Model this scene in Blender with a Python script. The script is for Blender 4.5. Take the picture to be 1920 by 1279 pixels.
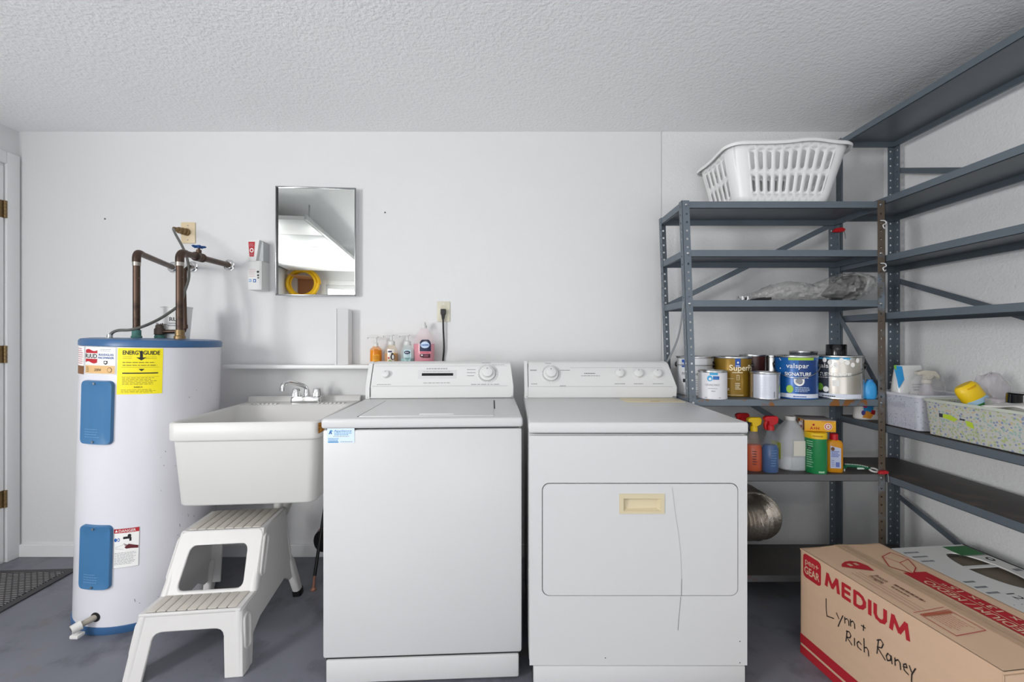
import bpy, bmesh, math, random
from mathutils import Vector, Matrix
from math import sin, cos, pi, atan, atan2, sqrt, radians as R

for _o in list(bpy.data.objects):
    bpy.data.objects.remove(_o)
SC = bpy.context.scene
COL = SC.collection
random.seed(7)

# ---------------------------------------------------------------- camera, world, lights, exposure
CAMH = 1.186
cam = bpy.data.objects.new('camera', bpy.data.cameras.new('camera'))
COL.objects.link(cam)
cam.data.sensor_width = 36.0
cam.data.lens = 36.0 * 800 / 1920
cam.data.clip_start = 0.02
cam.location = (0, 0, CAMH)
cam.rotation_euler = (pi / 2, 0, 0)
SC.camera = cam

world = bpy.data.worlds.new('world'); SC.world = world; world.use_nodes = True
_bg = world.node_tree.nodes['Background']
_bg.inputs[0].default_value = (0.86, 0.93, 1.0, 1); _bg.inputs[1].default_value = 1.0


def area(name, loc, size, power, col=(1, 1, 1), target=None):
    l = bpy.data.lights.new(name, 'AREA'); l.shape = 'RECTANGLE'
    l.size, l.size_y = size; l.energy = power; l.color = col
    o = bpy.data.objects.new(name, l); COL.objects.link(o); o.location = loc
    d = Vector(target) - Vector(loc)
    o.rotation_euler = d.to_track_quat('-Z', 'Y').to_euler()
    return o


# daylight through the glazed side door and the open garage doorway behind the camera
area('door_daylight', (-1.84, -2.03, 1.45), (0.62, 1.0), 20, (1.0, 0.99, 0.985), (0.8, 2.3, 1.35))
area('garage_daylight', (0.45, -2.04, 0.5), (2.1, 0.8), 23, (0.995, 0.995, 1.0), (0.7, 0.4, 2.34))
area('added_window_fill', (-2.66, -0.75, 1.5), (0.8, 0.95), 86, (1.0, 0.998, 0.995), (2.05, 0.7, 1.85))  # fill from an added, unseen left window, to brighten the right wall
# fill light added on the unseen ceiling behind the camera
area('ceiling_fill_light', (0.3, -0.75, 2.22), (1.2, 0.25), 9, (1.0, 0.985, 0.96), (0.3, -0.75, 0))

SC.view_settings.view_transform = 'Standard'
SC.view_settings.look = 'None'
SC.view_settings.gamma = 1.0
SC.view_settings.use_curve_mapping = False
SC.view_settings.exposure = -0.2
SC.cycles.diffuse_bounces = 7


# ---------------------------------------------------------------- materials
def lin(c):
    if isinstance(c, str):
        c = c.lstrip('#'); c = [int(c[i:i + 2], 16) / 255 for i in (0, 2, 4)]
    return tuple(x / 12.92 if x <= 0.04045 else ((x + 0.055) / 1.055) ** 2.4 for x in c) + (1.0,)


_MC = {}


def mat(name, col, rough=0.5, metal=0.0, spec=0.5, vary=0.0, vscale=6.0, bump=0.0, bscale=80.0, alpha=1.0,
        trans=0.0, spots=None, ior=1.45, coat=0.0, emit=None, bdist=0.004, stretch=None):
    """Procedural principled material. spots = list of (colour, noise scale, threshold, softness)."""
    if name in _MC:
        return _MC[name]
    m = bpy.data.materials.new(name); m.use_nodes = True
    nt = m.node_tree; N = nt.nodes; L = nt.links
    b = N['Principled BSDF']
    b.inputs['Roughness'].default_value = rough
    b.inputs['Metallic'].default_value = metal
    b.inputs['Specular IOR Level'].default_value = spec
    b.inputs['IOR'].default_value = ior
    b.inputs['Alpha'].default_value = alpha
    b.inputs['Transmission Weight'].default_value = trans
    b.inputs['Coat Weight'].default_value = coat
    base = lin(col)
    b.inputs['Base Color'].default_value = base
    tc = N.new('ShaderNodeTexCoord')
    vec = tc.outputs['Object']
    if stretch:
        mp = N.new('ShaderNodeMapping'); mp.inputs['Scale'].default_value = stretch
        L.new(vec, mp.inputs['Vector']); vec = mp.outputs['Vector']
    cur = None
    if vary > 0:
        nz = N.new('ShaderNodeTexNoise'); nz.inputs['Scale'].default_value = vscale
        nz.inputs['Detail'].default_value = 5
        L.new(vec, nz.inputs['Vector'])
        mx = N.new('ShaderNodeMix'); mx.data_type = 'RGBA'
        mx.inputs[6].default_value = tuple(x * (1 - vary) for x in base[:3]) + (1,)
        mx.inputs[7].default_value = tuple(min(1, x * (1 + vary)) for x in base[:3]) + (1,)
        L.new(nz.outputs['Fac'], mx.inputs[0]); cur = mx.outputs[2]
    for i, (c2, sc2, th, soft) in enumerate(spots or []):
        nz = N.new('ShaderNodeTexNoise'); nz.inputs['Scale'].default_value = sc2
        nz.inputs['Detail'].default_value = 6; nz.inputs['Roughness'].default_value = 0.65
        ad = N.new('ShaderNodeVectorMath'); ad.operation = 'ADD'; ad.inputs[1].default_value = (3.1 * i + .7, 1.7 * i, 5.3 * i)
        L.new(vec, ad.inputs[0]); L.new(ad.outputs[0], nz.inputs['Vector'])
        mr = N.new('ShaderNodeMapRange'); mr.inputs[1].default_value = th; mr.inputs[2].default_value = th + soft
        L.new(nz.outputs['Fac'], mr.inputs[0])
        mx = N.new('ShaderNodeMix'); mx.data_type = 'RGBA'
        if cur is None:
            mx.inputs[6].default_value = base
        else:
            L.new(cur, mx.inputs[6])
        mx.inputs[7].default_value = lin(c2)
        L.new(mr.outputs[0], mx.inputs[0]); cur = mx.outputs[2]
    if cur is not None:
        L.new(cur, b.inputs['Base Color'])
    if bump > 0:
        nz = N.new('ShaderNodeTexNoise'); nz.inputs['Scale'].default_value = bscale
        nz.inputs['Detail'].default_value = 3
        L.new(vec, nz.inputs['Vector'])
        bp = N.new('ShaderNodeBump'); bp.inputs['Strength'].default_value = bump
        bp.inputs['Distance'].default_value = bdist
        L.new(nz.outputs['Fac'], bp.inputs['Height']); L.new(bp.outputs[0], b.inputs['Normal'])
    if emit:
        b.inputs['Emission Color'].default_value = lin(emit[0]); b.inputs['Emission Strength'].default_value = emit[1]
    _MC[name] = m
    return m


# ---------------------------------------------------------------- mesh builder
PM = {}


def _mx(loc, rot):
    return Matrix.Translation(Vector(loc)) @ Matrix.Rotation(rot[2], 4, 'Z') @ Matrix.Rotation(rot[1], 4, 'Y') @ Matrix.Rotation(rot[0], 4, 'X')


def thing(name, label, cat, loc=(0, 0, 0), rot=(0, 0, 0), group=None):
    o = bpy.data.objects.new(name, None); COL.objects.link(o)
    o.empty_display_size = 0.05
    o.location = loc; o.rotation_euler = rot
    o['label'] = label; o['category'] = cat
    if group: o['group'] = group
    PM[o.name] = _mx(loc, rot)
    return o


def rr(w, h, r, n=5, cx=0.0, cy=0.0):
    """rounded rectangle outline, counter-clockwise"""
    pts = []
    r = min(r, w / 2 - 1e-5, h / 2 - 1e-5)
    for (sx, sy, a0) in ((1, 1, 0), (-1, 1, pi / 2), (-1, -1, pi), (1, -1, 3 * pi / 2)):
        for i in range(n + 1):
            a = a0 + pi / 2 * i / n
            pts.append((cx + sx * (w / 2 - r) + r * cos(a), cy + sy * (h / 2 - r) + r * sin(a)))
    return pts


def resample(poly, n):
    """n points evenly along a closed polyline"""
    L = [0]
    m = len(poly)
    for i in range(m):
        a, b = poly[i], poly[(i + 1) % m]
        L.append(L[-1] + math.dist(a, b))
    out = []
    j = 0
    for k in range(n):
        t = L[-1] * k / n
        while L[j + 1] < t: j += 1
        a, b = poly[j], poly[(j + 1) % m]
        f = (t - L[j]) / max(1e-9, L[j + 1] - L[j])
        out.append(tuple(a[i] + (b[i] - a[i]) * f for i in range(len(a))))
    return out


class MB:
    def __init__(s, T=None):
        s.v = []; s.f = []; s.m = []; s.T = T; s.k = 0

    def add(s, vs, fs, k=None):
        o = len(s.v)
        T = s.T
        for p in vs:
            p = Vector(p)
            s.v.append(T @ p if T is not None else p)
        k = s.k if k is None else k
        for f in fs:
            s.f.append(tuple(i + o for i in f)); s.m.append(k)
        return s

    def box(s, x0, x1, y0, y1, z0, z1, bev=0.0, k=None, seg=2):
        if bev <= 0:
            vs = [(x, y, z) for z in (z0, z1) for y in (y0, y1) for x in (x0, x1)]
            return s.add(vs, [(0, 2, 3, 1), (4, 5, 7, 6), (0, 1, 5, 4), (2, 6, 7, 3), (0, 4, 6, 2), (1, 3, 7, 5)], k)
        bm = bmesh.new()
        bmesh.ops.create_cube(bm, size=1.0)
        for v in bm.verts:
            v.co = ((x0 + x1) / 2 + v.co.x * (x1 - x0), (y0 + y1) / 2 + v.co.y * (y1 - y0), (z0 + z1) / 2 + v.co.z * (z1 - z0))
        bmesh.ops.bevel(bm, geom=list(bm.edges), offset=bev, segments=seg, profile=0.5, affect='EDGES')
        bm.verts.index_update()
        s.add([v.co.copy() for v in bm.verts], [tuple(v.index for v in f.verts) for f in bm.faces], k)
        bm.free()
        return s

    def loft(s, rings, cap0=True, cap1=True, closed=True, k=None):
        n = len(rings[0]); vs = []; fs = []
        for r in rings: vs += list(r)
        for i in range(len(rings) - 1):
            for j in range(n if closed else n - 1):
                a = i * n + j; b = i * n + (j + 1) % n
                fs.append((a, b, b + n, a + n))
        if cap0: fs.append(tuple(reversed(range(n))))
        if cap1: fs.append(tuple(range((len(rings) - 1) * n, len(rings) * n)))
        return s.add(vs, fs, k)

    def lathe(s, prof, c, seg=24, axis=(0, 0, 1), k=None, cap=True):
        """profile [(radius, height)] turned about an axis through c"""
        ax = Vector(axis).normalized()
        u = ax.orthogonal().normalized(); w = ax.cross(u); c = Vector(c)
        rings = []
        for (r, h) in prof:
            r = max(r, 1e-5)
            rings.append([c + ax * h + (u * cos(2 * pi * j / seg) + w * sin(2 * pi * j / seg)) * r for j in range(seg)])
        return s.loft(rings, cap, cap, True, k)

    def cyl(s, p0, p1, r, seg=16, r1=None, k=None, cap=True):
        p0 = Vector(p0); p1 = Vector(p1); d = p1 - p0
        return s.lathe([(r, 0), (r if r1 is None else r1, d.length)], p0, seg, d, k, cap)

    def tube(s, pts, r, seg=10, k=None, closed=False, cap=True, sy=1.0):
        pts = [Vector(p) for p in pts]
        n = len(pts); rings = []
        up = None
        for i, p in enumerate(pts):
            a = pts[(i - 1) % n] if (closed or i > 0) else pts[i]
            b = pts[(i + 1) % n] if (closed or i < n - 1) else pts[i]
            t = (b - a).normalized()
            if up is None:
                up = t.orthogonal().normalized()
            up = (up - t * up.dot(t))
            if up.length < 1e-6: up = t.orthogonal()
            up.normalize(); w = t.cross(up)
            ri = r[i] if isinstance(r, (list, tuple)) else r
            rings.append([p + up * cos(2 * pi * j / seg) * ri + w * sin(2 * pi * j / seg) * ri * sy for j in range(seg)])
        if closed:
            rings.append(rings[0])
            return s.loft(rings, False, False, True, k)
        return s.loft(rings, cap, cap, True, k)

    def plate(s, outer, mapf, t0, t1, inner=None, k=None):
        """a plate of outline outer (and a hole inner with the same number of points); mapf(u, v, w)"""
        n = len(outer)
        if inner is None:
            return s.loft([[mapf(u, v, t0) for u, v in outer], [mapf(u, v, t1) for u, v in outer]], k=k)
        vs = [mapf(u, v, t) for t in (t0, t1) for ring in (outer, inner) for (u, v) in ring]
        fs = []
        for j in range(n):
            q = (j + 1) % n
            fs += [(j, q, n + q, n + j), (2 * n + j, 3 * n + j, 3 * n + q, 2 * n + q),
                   (j, 2 * n + j, 2 * n + q, q), (n + j, n + q, 3 * n + q, 3 * n + j)]
        return s.add(vs, fs, k)

    def grid(s, fn, nu, nv, k=None):
        vs = [fn(i / nu, j / nv) for j in range(nv + 1) for i in range(nu + 1)]
        fs = [(j * (nu + 1) + i, j * (nu + 1) + i + 1, (j + 1) * (nu + 1) + i + 1, (j + 1) * (nu + 1) + i) for j in range(nv) for i in range(nu)]
        return s.add(vs, fs, k)

    def build(s, name, mats, parent=None, label=None, cat=None, group=None, kind=None, smooth=38, weld=0.0, origin=None,
              solid=0.0, bevel=0.0, subsurf=0, recalc=True, bseg=2):
        if not isinstance(mats, (list, tuple)): mats = [mats]
        me = bpy.data.meshes.new(name)
        if parent is not None:
            P = PM[parent.name]
        else:
            if origin is None and cat:
                xs = [p.x for p in s.v]; ys = [p.y for p in s.v]
                origin = ((min(xs) + max(xs)) / 2, (min(ys) + max(ys)) / 2, min(p.z for p in s.v))
            P = Matrix.Translation(Vector(origin)) if origin is not None else Matrix.Identity(4)
        I = P.inverted()
        me.from_pydata([I @ p for p in s.v], [], s.f)
        me.polygons.foreach_set('material_index', s.m)
        for m in mats: me.materials.append(m)
        if recalc or weld:
            bm = bmesh.new(); bm.from_mesh(me)
            if weld: bmesh.ops.remove_doubles(bm, verts=bm.verts, dist=weld)
            if recalc: bmesh.ops.recalc_face_normals(bm, faces=bm.faces)
            bm.to_mesh(me); bm.free()
        if smooth:
            me.polygons.foreach_set('use_smooth', [True] * len(me.polygons))
            me.set_sharp_from_angle(angle=R(smooth))
        o = bpy.data.objects.new(name, me); COL.objects.link(o)
        if parent is not None:
            o.parent = parent; PM[o.name] = P
        elif origin is not None:
            o.location = origin; PM[o.name] = P
        else:
            PM[o.name] = P
        if label: o['label'] = label
        if cat: o['category'] = cat
        if group: o['group'] = group
        if kind: o['kind'] = kind
        if solid:
            md = o.modifiers.new('solid', 'SOLIDIFY'); md.thickness = solid; md.offset = 0
        if bevel:
            md = o.modifiers.new('bevel', 'BEVEL'); md.width = bevel; md.segments = bseg; md.limit_method = 'ANGLE'; md.angle_limit = R(40)
        if subsurf:
            md = o.modifiers.new('sub', 'SUBSURF'); md.levels = subsurf; md.render_levels = subsurf
        return o


# ---------------------------------------------------------------- flat print (labels, lettering)
_TX = {}


def glyphs(txt):
    key = txt
    if key not in _TX:
        cu = bpy.data.curves.new('t', 'FONT'); cu.body = txt; cu.size = 1.0; cu.offset = 0; cu.resolution_u = 3
        ob = bpy.data.objects.new('t', cu); COL.objects.link(ob)
        bpy.context.view_layer.update()
        me = ob.to_mesh()
        vs = [(v.co.x, v.co.y) for v in me.vertices]; fs = [tuple(p.vertices) for p in me.polygons]
        ob.to_mesh_clear(); bpy.data.objects.remove(ob); bpy.data.curves.remove(cu)
        _TX[key] = (vs, fs)
    return _TX[key]


class Print(MB):
    """flat print on a surface; mp(u, v, lift) -> point; layers keep order"""

    def __init__(s, mp, T=None, du=0.02):
        super().__init__(T); s.mp = mp; s.mats = []; s.du = du

    def mi(s, m):
        if m not in s.mats: s.mats.append(m)
        return s.mats.index(m)

    def rect(s, u0, u1, v0, v1, m, layer=1):
        n = max(1, int(abs(u1 - u0) / s.du + .5)); h = 0.0005 * layer
        s.add([s.mp(u0 + (u1 - u0) * i / n, v, h) for v in (v0, v1) for i in range(n + 1)],
              [(i, i + 1, n + 2 + i, n + 1 + i) for i in range(n)], s.mi(m))

    def poly(s, pts, m, layer=1):
        h = 0.0005 * layer
        s.add([s.mp(u, v, h) for u, v in pts], [tuple(range(len(pts)))], s.mi(m))

    def ell(s, cu, cv, ru, rv, m, layer=1, n=20, a0=0, a1=2 * pi):
        if a1 - a0 > 6.2 and max(ru, rv) > .006:
            h = 0.0005 * layer; ps = [(cu + q * ru * cos(2 * pi * i / n), cv + q * rv * sin(2 * pi * i / n)) for q in (.5, 1) for i in range(n)]
            s.add([s.mp(cu, cv, h)] + [s.mp(a, b, h) for a, b in ps], [(0, 1 + i, 1 + (i + 1) % n) for i in range(n)] + [(1 + i, 1 + n + i, 1 + n + (i + 1) % n, 1 + (i + 1) % n) for i in range(n)], s.mi(m))
            return
        s.poly([(cu + ru * cos(a0 + (a1 - a0) * i / n), cv + rv * sin(a0 + (a1 - a0) * i / n)) for i in range(n if a1 - a0 > 6.2 else n + 1)], m, layer)

    def line(s, pts, w, m, layer=2):
        for q, (a, b) in enumerate(zip(pts, pts[1:])):
            dx, dy = b[0] - a[0], b[1] - a[1]; l = math.hypot(dx, dy) or 1
            nx, ny = -dy / l * w / 2, dx / l * w / 2; ex, ey = dx / l * w * .3, dy / l * w * .3
            s.poly([(a[0] - ex + nx, a[1] - ey + ny), (a[0] - ex - nx, a[1] - ey - ny), (b[0] + ex - nx, b[1] + ey - ny), (b[0] + ex + nx, b[1] + ey + ny)], m, layer + .12 * q)

    def frame(s, u0, u1, v0, v1, w, m, layer=2):
        s.rect(u0, u1, v0, v0 + w, m, layer); s.rect(u0, u1, v1 - w, v1, m, layer)
        s.rect(u0, u0 + w, v0, v1, m, layer); s.rect(u1 - w, u1, v0, v1, m, layer)

    def text(s, txt, u, v, h, m, layer=2, align='c', bold=0.0, width=None, rot=0.0, italic=0.0):
        vs, fs = glyphs(txt)
        if not vs: return
        hh = max(y for x, y in glyphs('H')[0])
        x0 = min(x for x, y in vs); x1 = max(x for x, y in vs)
        sc = h / hh; sx = sc if width is None else width / (x1 - x0)
        ox = {'c': -(x0 + x1) / 2, 'l': -x0, 'r': -x1}[align]
        c, sn = cos(rot), sin(rot); l = 0.0005 * layer
        e = bold * h * .9                     # heavier strokes: the same glyphs set a hair apart
        for q, (du, dv) in enumerate([(0, 0)] if not bold else [(-e, 0), (e, 0), (0, -e), (0, e)]):
            out = []; l = 0.0005 * (layer + .15 * q)
            for x, y in vs:
                a = (x + ox) * sx + y * sc * italic + du; b = y * sc + dv
                out.append(s.mp(u + a * c - b * sn, v + a * sn + b * c, l))
            s.add(out, fs, s.mi(m))

    def greek(s, u0, u1, v0, v1, n, m, layer=2, fill=0.45):
        """n lines of print too small to read"""
        rnd = random.Random(int((u0 + v0) * 1e5) + n)
        st = (v1 - v0) / n
        for i in range(n):
            v = v1 - (i + .5) * st
            e = u1 - (u1 - u0) * rnd.uniform(0, .25)
            x = u0
            while x < e:
                w = (u1 - u0) * rnd.uniform(.06, .16)
                s.rect(x, min(e, x + w), v - st * fill / 2, v + st * fill / 2, m, layer)
                x += w + (u1 - u0) * .025

    def done(s, name, parent, label=None):
        return s.build(name, s.mats, parent, label=label, recalc=False, smooth=30)


def on_cyl(cx, cy, rad, th0, z0):
    def f(u, v, l):
        th = th0 + u / rad
        return Vector((cx + (rad + l) * sin(th), cy - (rad + l) * cos(th), z0 + v))
    return f


def on_plane(o, U, V):
    o = Vector(o); U = Vector(U).normalized(); V = Vector(V).normalized(); N = U.cross(V)
    return lambda u, v, l: o + U * u + V * v + N * l


def at(px, py, D):
    """a point of the photograph at depth D metres from the camera"""
    return Vector(((px - 960) / 800 * D, D, CAMH + (640 - py) / 800 * D))


def camth(x, y):
    return -atan2(x, y)


# palette
WHITE = mat('white_plastic', '#dbdad6', .4)
ENAMEL = mat('white_enamel', '#cacaca', .34, spec=.35, vary=.02, vscale=2.0)
CHROME = mat('chrome', '#e0e0e0', .12, 1.0)
STEEL = mat('galvanised_steel', '#b9bbbb', .3, 1.0, vary=.1, vscale=12)
BLACK = mat('black_plastic', '#141416', .35)
INK = mat('black_ink', '#1a1a1c', .6)
PAPER = mat('white_paper', '#ecebe8', .6)
RED = mat('red_plastic', '#c21a22', .35)
REDINK = mat('red_print', '#b3202b', .6)
BLUEINK = mat('blue_print', '#2c5fa5', .6)
GREYINK = mat('grey_print', '#8b8d92', .6)
YELLOW = mat('yellow_plastic', '#f0c81a', .4)
BRASS = mat('brass', '#85704f', .45, .8, vary=.3, vscale=60)
GREYBLUE = '#5d6872'
SHELF = mat('grey_enamelled_steel', '#68727b', .42, .25, vary=.08, vscale=5, spots=[('#6b5138', 9, .72, .06)])
SHELFRUST = mat('grey_steel_with_rust', '#68727b', .42, .2, vary=.1, vscale=6, spots=[('#8a5a2c', 16, .575, .04), ('#4a3a2e', 12, .64, .06)])
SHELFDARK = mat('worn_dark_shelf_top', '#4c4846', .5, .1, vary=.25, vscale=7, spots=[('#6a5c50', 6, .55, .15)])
POSTRUST = mat('weathered_post_steel', '#63584c', .55, .2, vary=.2, vscale=9, spots=[('#727c86', 4, .52, .1), ('#96612e', 18, .66, .06)])
# ---------------------------------------------------------------- the room
XL, XR, YB, YF, ZC = -2.72, 2.05, 2.353, -2.12, 2.34
WALLM = mat('smooth_white_wall', '#dcdcdc', .75, bump=.12, bscale=160, vary=.015, vscale=1.5)
WALLRB = mat('stippled_white_back_wall', '#e0e0e0', .7, bump=.4, bscale=90, vary=.02, vscale=2, bdist=.006)
WALLROUGH = mat('stippled_lightened_wall', '#f2f2f2', .7, bump=.45, bscale=90, vary=.02, vscale=2, bdist=.006)  # right wall colour lightened to make up for weak light there
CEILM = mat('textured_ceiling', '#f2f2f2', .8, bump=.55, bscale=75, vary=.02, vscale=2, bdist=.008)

TRIM = mat('white_trim_paint', '#e6e6e6', .35)
FLOORM = mat('painted_concrete_floor', '#73757e', .42, vary=.22, vscale=3.2, bump=.12, bscale=30,
             spots=[('#55565e', 5, .52, .2), ('#8d8a8c', 26, .68, .08), ('#75685f', 3.2, .6, .12)])


def struct(name, mb, m, parent=None, **kw):
    o = mb.build(name, m, parent, smooth=kw.pop('smooth', 0), **kw)
    if parent is None: o['kind'] = 'structure'
    return o


struct('floor', MB().box(XL - .1, XR + .1, YF - .1, YB + .12, -.1, 0), FLOORM)
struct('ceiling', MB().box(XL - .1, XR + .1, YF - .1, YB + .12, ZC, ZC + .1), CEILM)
wl = MB(); WY0, WY1, WZ0, WZ1 = -1.25, -.25, 1.0, 2.0
wl.box(XL - .1, XL, WY1, YB + .12, 0, ZC); wl.box(XL - .1, XL, YF, WY0, 0, ZC); wl.box(XL - .1, XL, WY0, WY1, 0, WZ0); wl.box(XL - .1, XL, WY0, WY1, WZ1, ZC)
struct('wall_left', wl, WALLM)
w1 = MB()
for q in ((WY0, WY1, WZ0 - .06, WZ0), (WY0, WY1, WZ1, WZ1 + .06), (WY0 - .06, WY0, WZ0 - .06, WZ1 + .06), (WY1, WY1 + .06, WZ0 - .06, WZ1 + .06)): w1.box(XL - .05, XL + .015, *q)
w1o = struct('added_window_1', w1, TRIM)  # window added out of view to carry the fill lamp
MB().box(XL - .045, XL - .04, WY0, WY1, WZ0, WZ1).build('pane', mat('bright_window_pane', '#f4f6f8', .1), w1o)
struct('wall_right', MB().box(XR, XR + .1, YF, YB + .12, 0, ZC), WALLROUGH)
wb = struct('wall_back', MB().box(XL, XR, YB + .012, YB + .12, 0, ZC), mat('wall_backing', '#8d8d8d', .8))
SEAM = .823
MB().box(XL, SEAM, YB, YB + .012, 0, ZC).build('wall_panel', WALLM, wb, smooth=0)
MB().box(SEAM + .0025, XR, YB + .001, YB + .012, 0, ZC).build('wall_panel', WALLRB, wb, smooth=0)
# wall behind the camera: glazed side door and an open garage doorway
GX0, GX1, GZ = -1.1, 1.5, 2.12
DX0, DX1, DZ = -2.2, -1.45, 2.04
rear = MB()
rear.box(XL - .1, DX0, YF - .1, YF, 0, ZC); rear.box(DX0, DX1, YF - .1, YF, DZ, ZC)
rear.box(DX1, GX0, YF - .1, YF, 0, ZC); rear.box(GX0, GX1, YF - .1, YF, GZ, ZC); rear.box(GX1, XR + .1, YF - .1, YF, 0, ZC)
struct('wall_front', rear, WALLM)
d2 = MB()
d2.box(DX0, DX1, YF - .06, YF - .02, 0, DZ)
d2o = struct('door_2', d2, TRIM)
fr = MB()
for (a, b, c, d) in ((DX0 - .07, DX0, 0, DZ + .07), (DX1, DX1 + .07, 0, DZ + .07), (DX0, DX1, DZ, DZ + .07)):
    fr.box(a, b, YF, YF + .015, c, d, .003)
fr.build('door_frame', TRIM, d2o)
MB().box(DX0 + .13, DX1 - .13, YF - .02, YF - .012, .9, 1.98).build('pane', mat('bright_window_pane', '#f4f6f8', .1), d2o)
# back wall skirting
struct('baseboard_back', MB().box(XL + .012, SEAM, YB - .014, YB, 0, .068, .003), TRIM)
# door on the left wall: casing, slab, hinges
dl = struct('door_1', MB().box(XL, XL + .006, 1.45, 2.277, .012, 2.12), TRIM)
cs = MB(); cs.box(XL, XL + .018, 2.283, 2.345, 0, 2.2, .004); cs.box(XL, XL + .018, 1.38, 2.283, 2.135, 2.2, .004); cs.box(XL, XL + .018, 1.38, 1.443, 0, 2.135, .004)
cs.build('door_casing', TRIM, dl)
for hz in (1.89, 1.115, .343):
    h = MB()
    for i in range(5):
        h.cyl((XL + .014, 2.279, hz - .046 + i * .0186), (XL + .014, 2.279, hz - .046 + i * .0186 + .0172), .0075, 10)
    h.box(XL + .004, XL + .0085, 2.245, 2.277, hz - .046, hz + .046)
    h.build('hinge', BRASS, dl)

# overhead garage door slid open under the ceiling behind the camera, and the added fill lamp
gd = thing('overhead_garage_door', 'white sectional garage door parked open under the ceiling', 'garage door', (-2.05, -.4, 2.2))
ys = [.94, .4, -.14, -.68, -1.22, -1.76]
for a, b in zip(ys, ys[1:]):
    MB().box(-2.62, -1.55, b + .006, a - .006, 2.2, 2.235, .004).build('door_panel', TRIM, gd)
for x in (-2.66, -1.53):
    MB().box(x, x + .02, -1.8, 1.0, 2.19, 2.23).build('track', STEEL, gd)
for y in (.9, -1.0):
    for x in (-2.65, -1.52): MB().cyl((x, y, 2.21), (x, y, ZC), .006, 8).build('hanger', STEEL, gd)
cl = thing('added_ceiling_lamp', 'added white strip lamp, unseen on the ceiling behind the camera', 'lamp', (.3, -.75, 2.34))
MB().box(-.32, .92, -.86, -.64, 2.27, ZC, .01).build('housing', WHITE, cl)

# coiled yellow hose and box in the rear corner, seen in the mirror
hose = MB(); hp = []
for i in range(5 * 36 + 1):
    a = 2 * pi * i / 36; t = i / 180
    rr_ = .205 + .022 * sin(a * .4 + 1)
    hp.append((-2.48 + rr_ * cos(a), -2.0 + .12 * t, 2.035 + rr_ * sin(a) * .95))
hose.tube(hp, .017, 8)
hose.build('garden_hose', mat('yellow_hose', '#f3c113', .4), label='coiled yellow hose hanging in the corner, seen in the mirror', cat='hose')
cb = thing('open_carton', 'brown open carton behind the yellow hose, seen in the mirror', 'box', (-2.42, -2.02, 1.85), (0, 0, 0))
CARD2 = mat('brown_carton', '#9c6b48', .8, vary=.1)
bx = MB(); bx.box(-2.6, -2.34, -2.115, -2.095, 1.88, 2.12); bx.box(-2.6, -2.34, -2.095, -2.03, 1.88, 1.885)
bx.build('panel', CARD2, cb)
MB().loft([[(-2.6, -2.1, 2.12), (-2.34, -2.1, 2.12), (-2.38, -1.86, 2.13), (-2.68, -1.84, 2.15)], [(-2.6, -2.1, 2.125), (-2.34, -2.1, 2.125), (-2.38, -1.86, 2.135), (-2.68, -1.84, 2.155)]]).build('flap', mat('pale_carton', '#d2a376', .8), cb)
MB().box(-2.7, -2.2, -2.115, -1.8, 1.7, 1.72).build('bracket_shelf', TRIM, cb)

# ---------------------------------------------------------------- door mat
mt = thing('door_mat', 'woven grey door mat with a dark border by the left door', 'mat', (-2.46, 1.78, 0), (0, 0, R(3)))
T = PM[mt.name]
MB(T).box(-.235, .235, -.42, .42, 0, .008, .002).build('border', mat('dark_mat_edge', '#4b4a4c', .8, bump=.2), mt)
WEAVE = bpy.data.materials.new('woven_mat'); WEAVE.use_nodes = True
_n = WEAVE.node_tree; _b = _n.nodes['Principled BSDF']; _b.inputs['Roughness'].default_value = .85
_tc = _n.nodes.new('ShaderNodeTexCoord'); _mp = _n.nodes.new('ShaderNodeMapping'); _mp.inputs['Scale'].default_value = (22, 22, 22)
_mp.inputs['Rotation'].default_value = (0, 0, R(8))
_br = _n.nodes.new('ShaderNodeTexBrick'); _br.inputs['Color1'].default_value = lin('#a9a7a4'); _br.inputs['Color2'].default_value = lin('#918f8e'); _br.inputs['Mortar'].default_value = lin('#3c3b3d')
_br.inputs['Mortar Size'].default_value = .09; _br.inputs['Brick Width'].default_value = .75; _br.inputs['Row Height'].default_value = .28; _br.inputs['Scale'].default_value = 1
_bp = _n.nodes.new('ShaderNodeBump'); _bp.inputs['Strength'].default_value = .6; _bp.inputs['Distance'].default_value = .004
_n.links.new(_tc.outputs['Object'], _mp.inputs[0]); _n.links.new(_mp.outputs[0], _br.inputs['Vector']); _n.links.new(_br.outputs['Color'], _b.inputs['Base Color'])
_n.links.new(_br.outputs['Fac'], _bp.inputs['Height']); _bp.invert = True; _n.links.new(_bp.outputs[0], _b.inputs['Normal'])
MB(T).box(-.2, .2, -.385, .385, .006, .011, .001).build('weave', WEAVE, mt)

# ---------------------------------------------------------------- water heater
WHX, WHY, WHR, WHZ = -1.672, 1.967, .249, 1.195
wh = thing('water_heater', 'tall white cylindrical water heater with blue top rim and two blue access covers', 'water heater', (WHX, WHY, 0), (0, R(1.5), 0))
T = PM[wh.name]
TANK = mat('white_tank_enamel', '#d9d8de', .25, vary=.02, vscale=3, spots=[('#8d8a86', 22, .73, .03)])
BLUEP = mat('blue_tank_plastic', '#40729e', .3, vary=.06, vscale=5, spots=[('#d5dde4', 45, .76, .03)])
BLUED = mat('blue_rim_paint', '#38608c', .35, vary=.1, vscale=8, spots=[('#c8d2dc', 20, .74, .03)])
MB(T).lathe([(WHR, .03), (WHR, 1.168)], (0, 0, 0), 64).build('tank', TANK, wh)
MB(T).lathe([(WHR + .001, 0), (WHR + .004, .005), (WHR + .004, .03), (WHR, .032)], (0, 0, 0), 64).build('base_ring', BLUED, wh)
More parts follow.
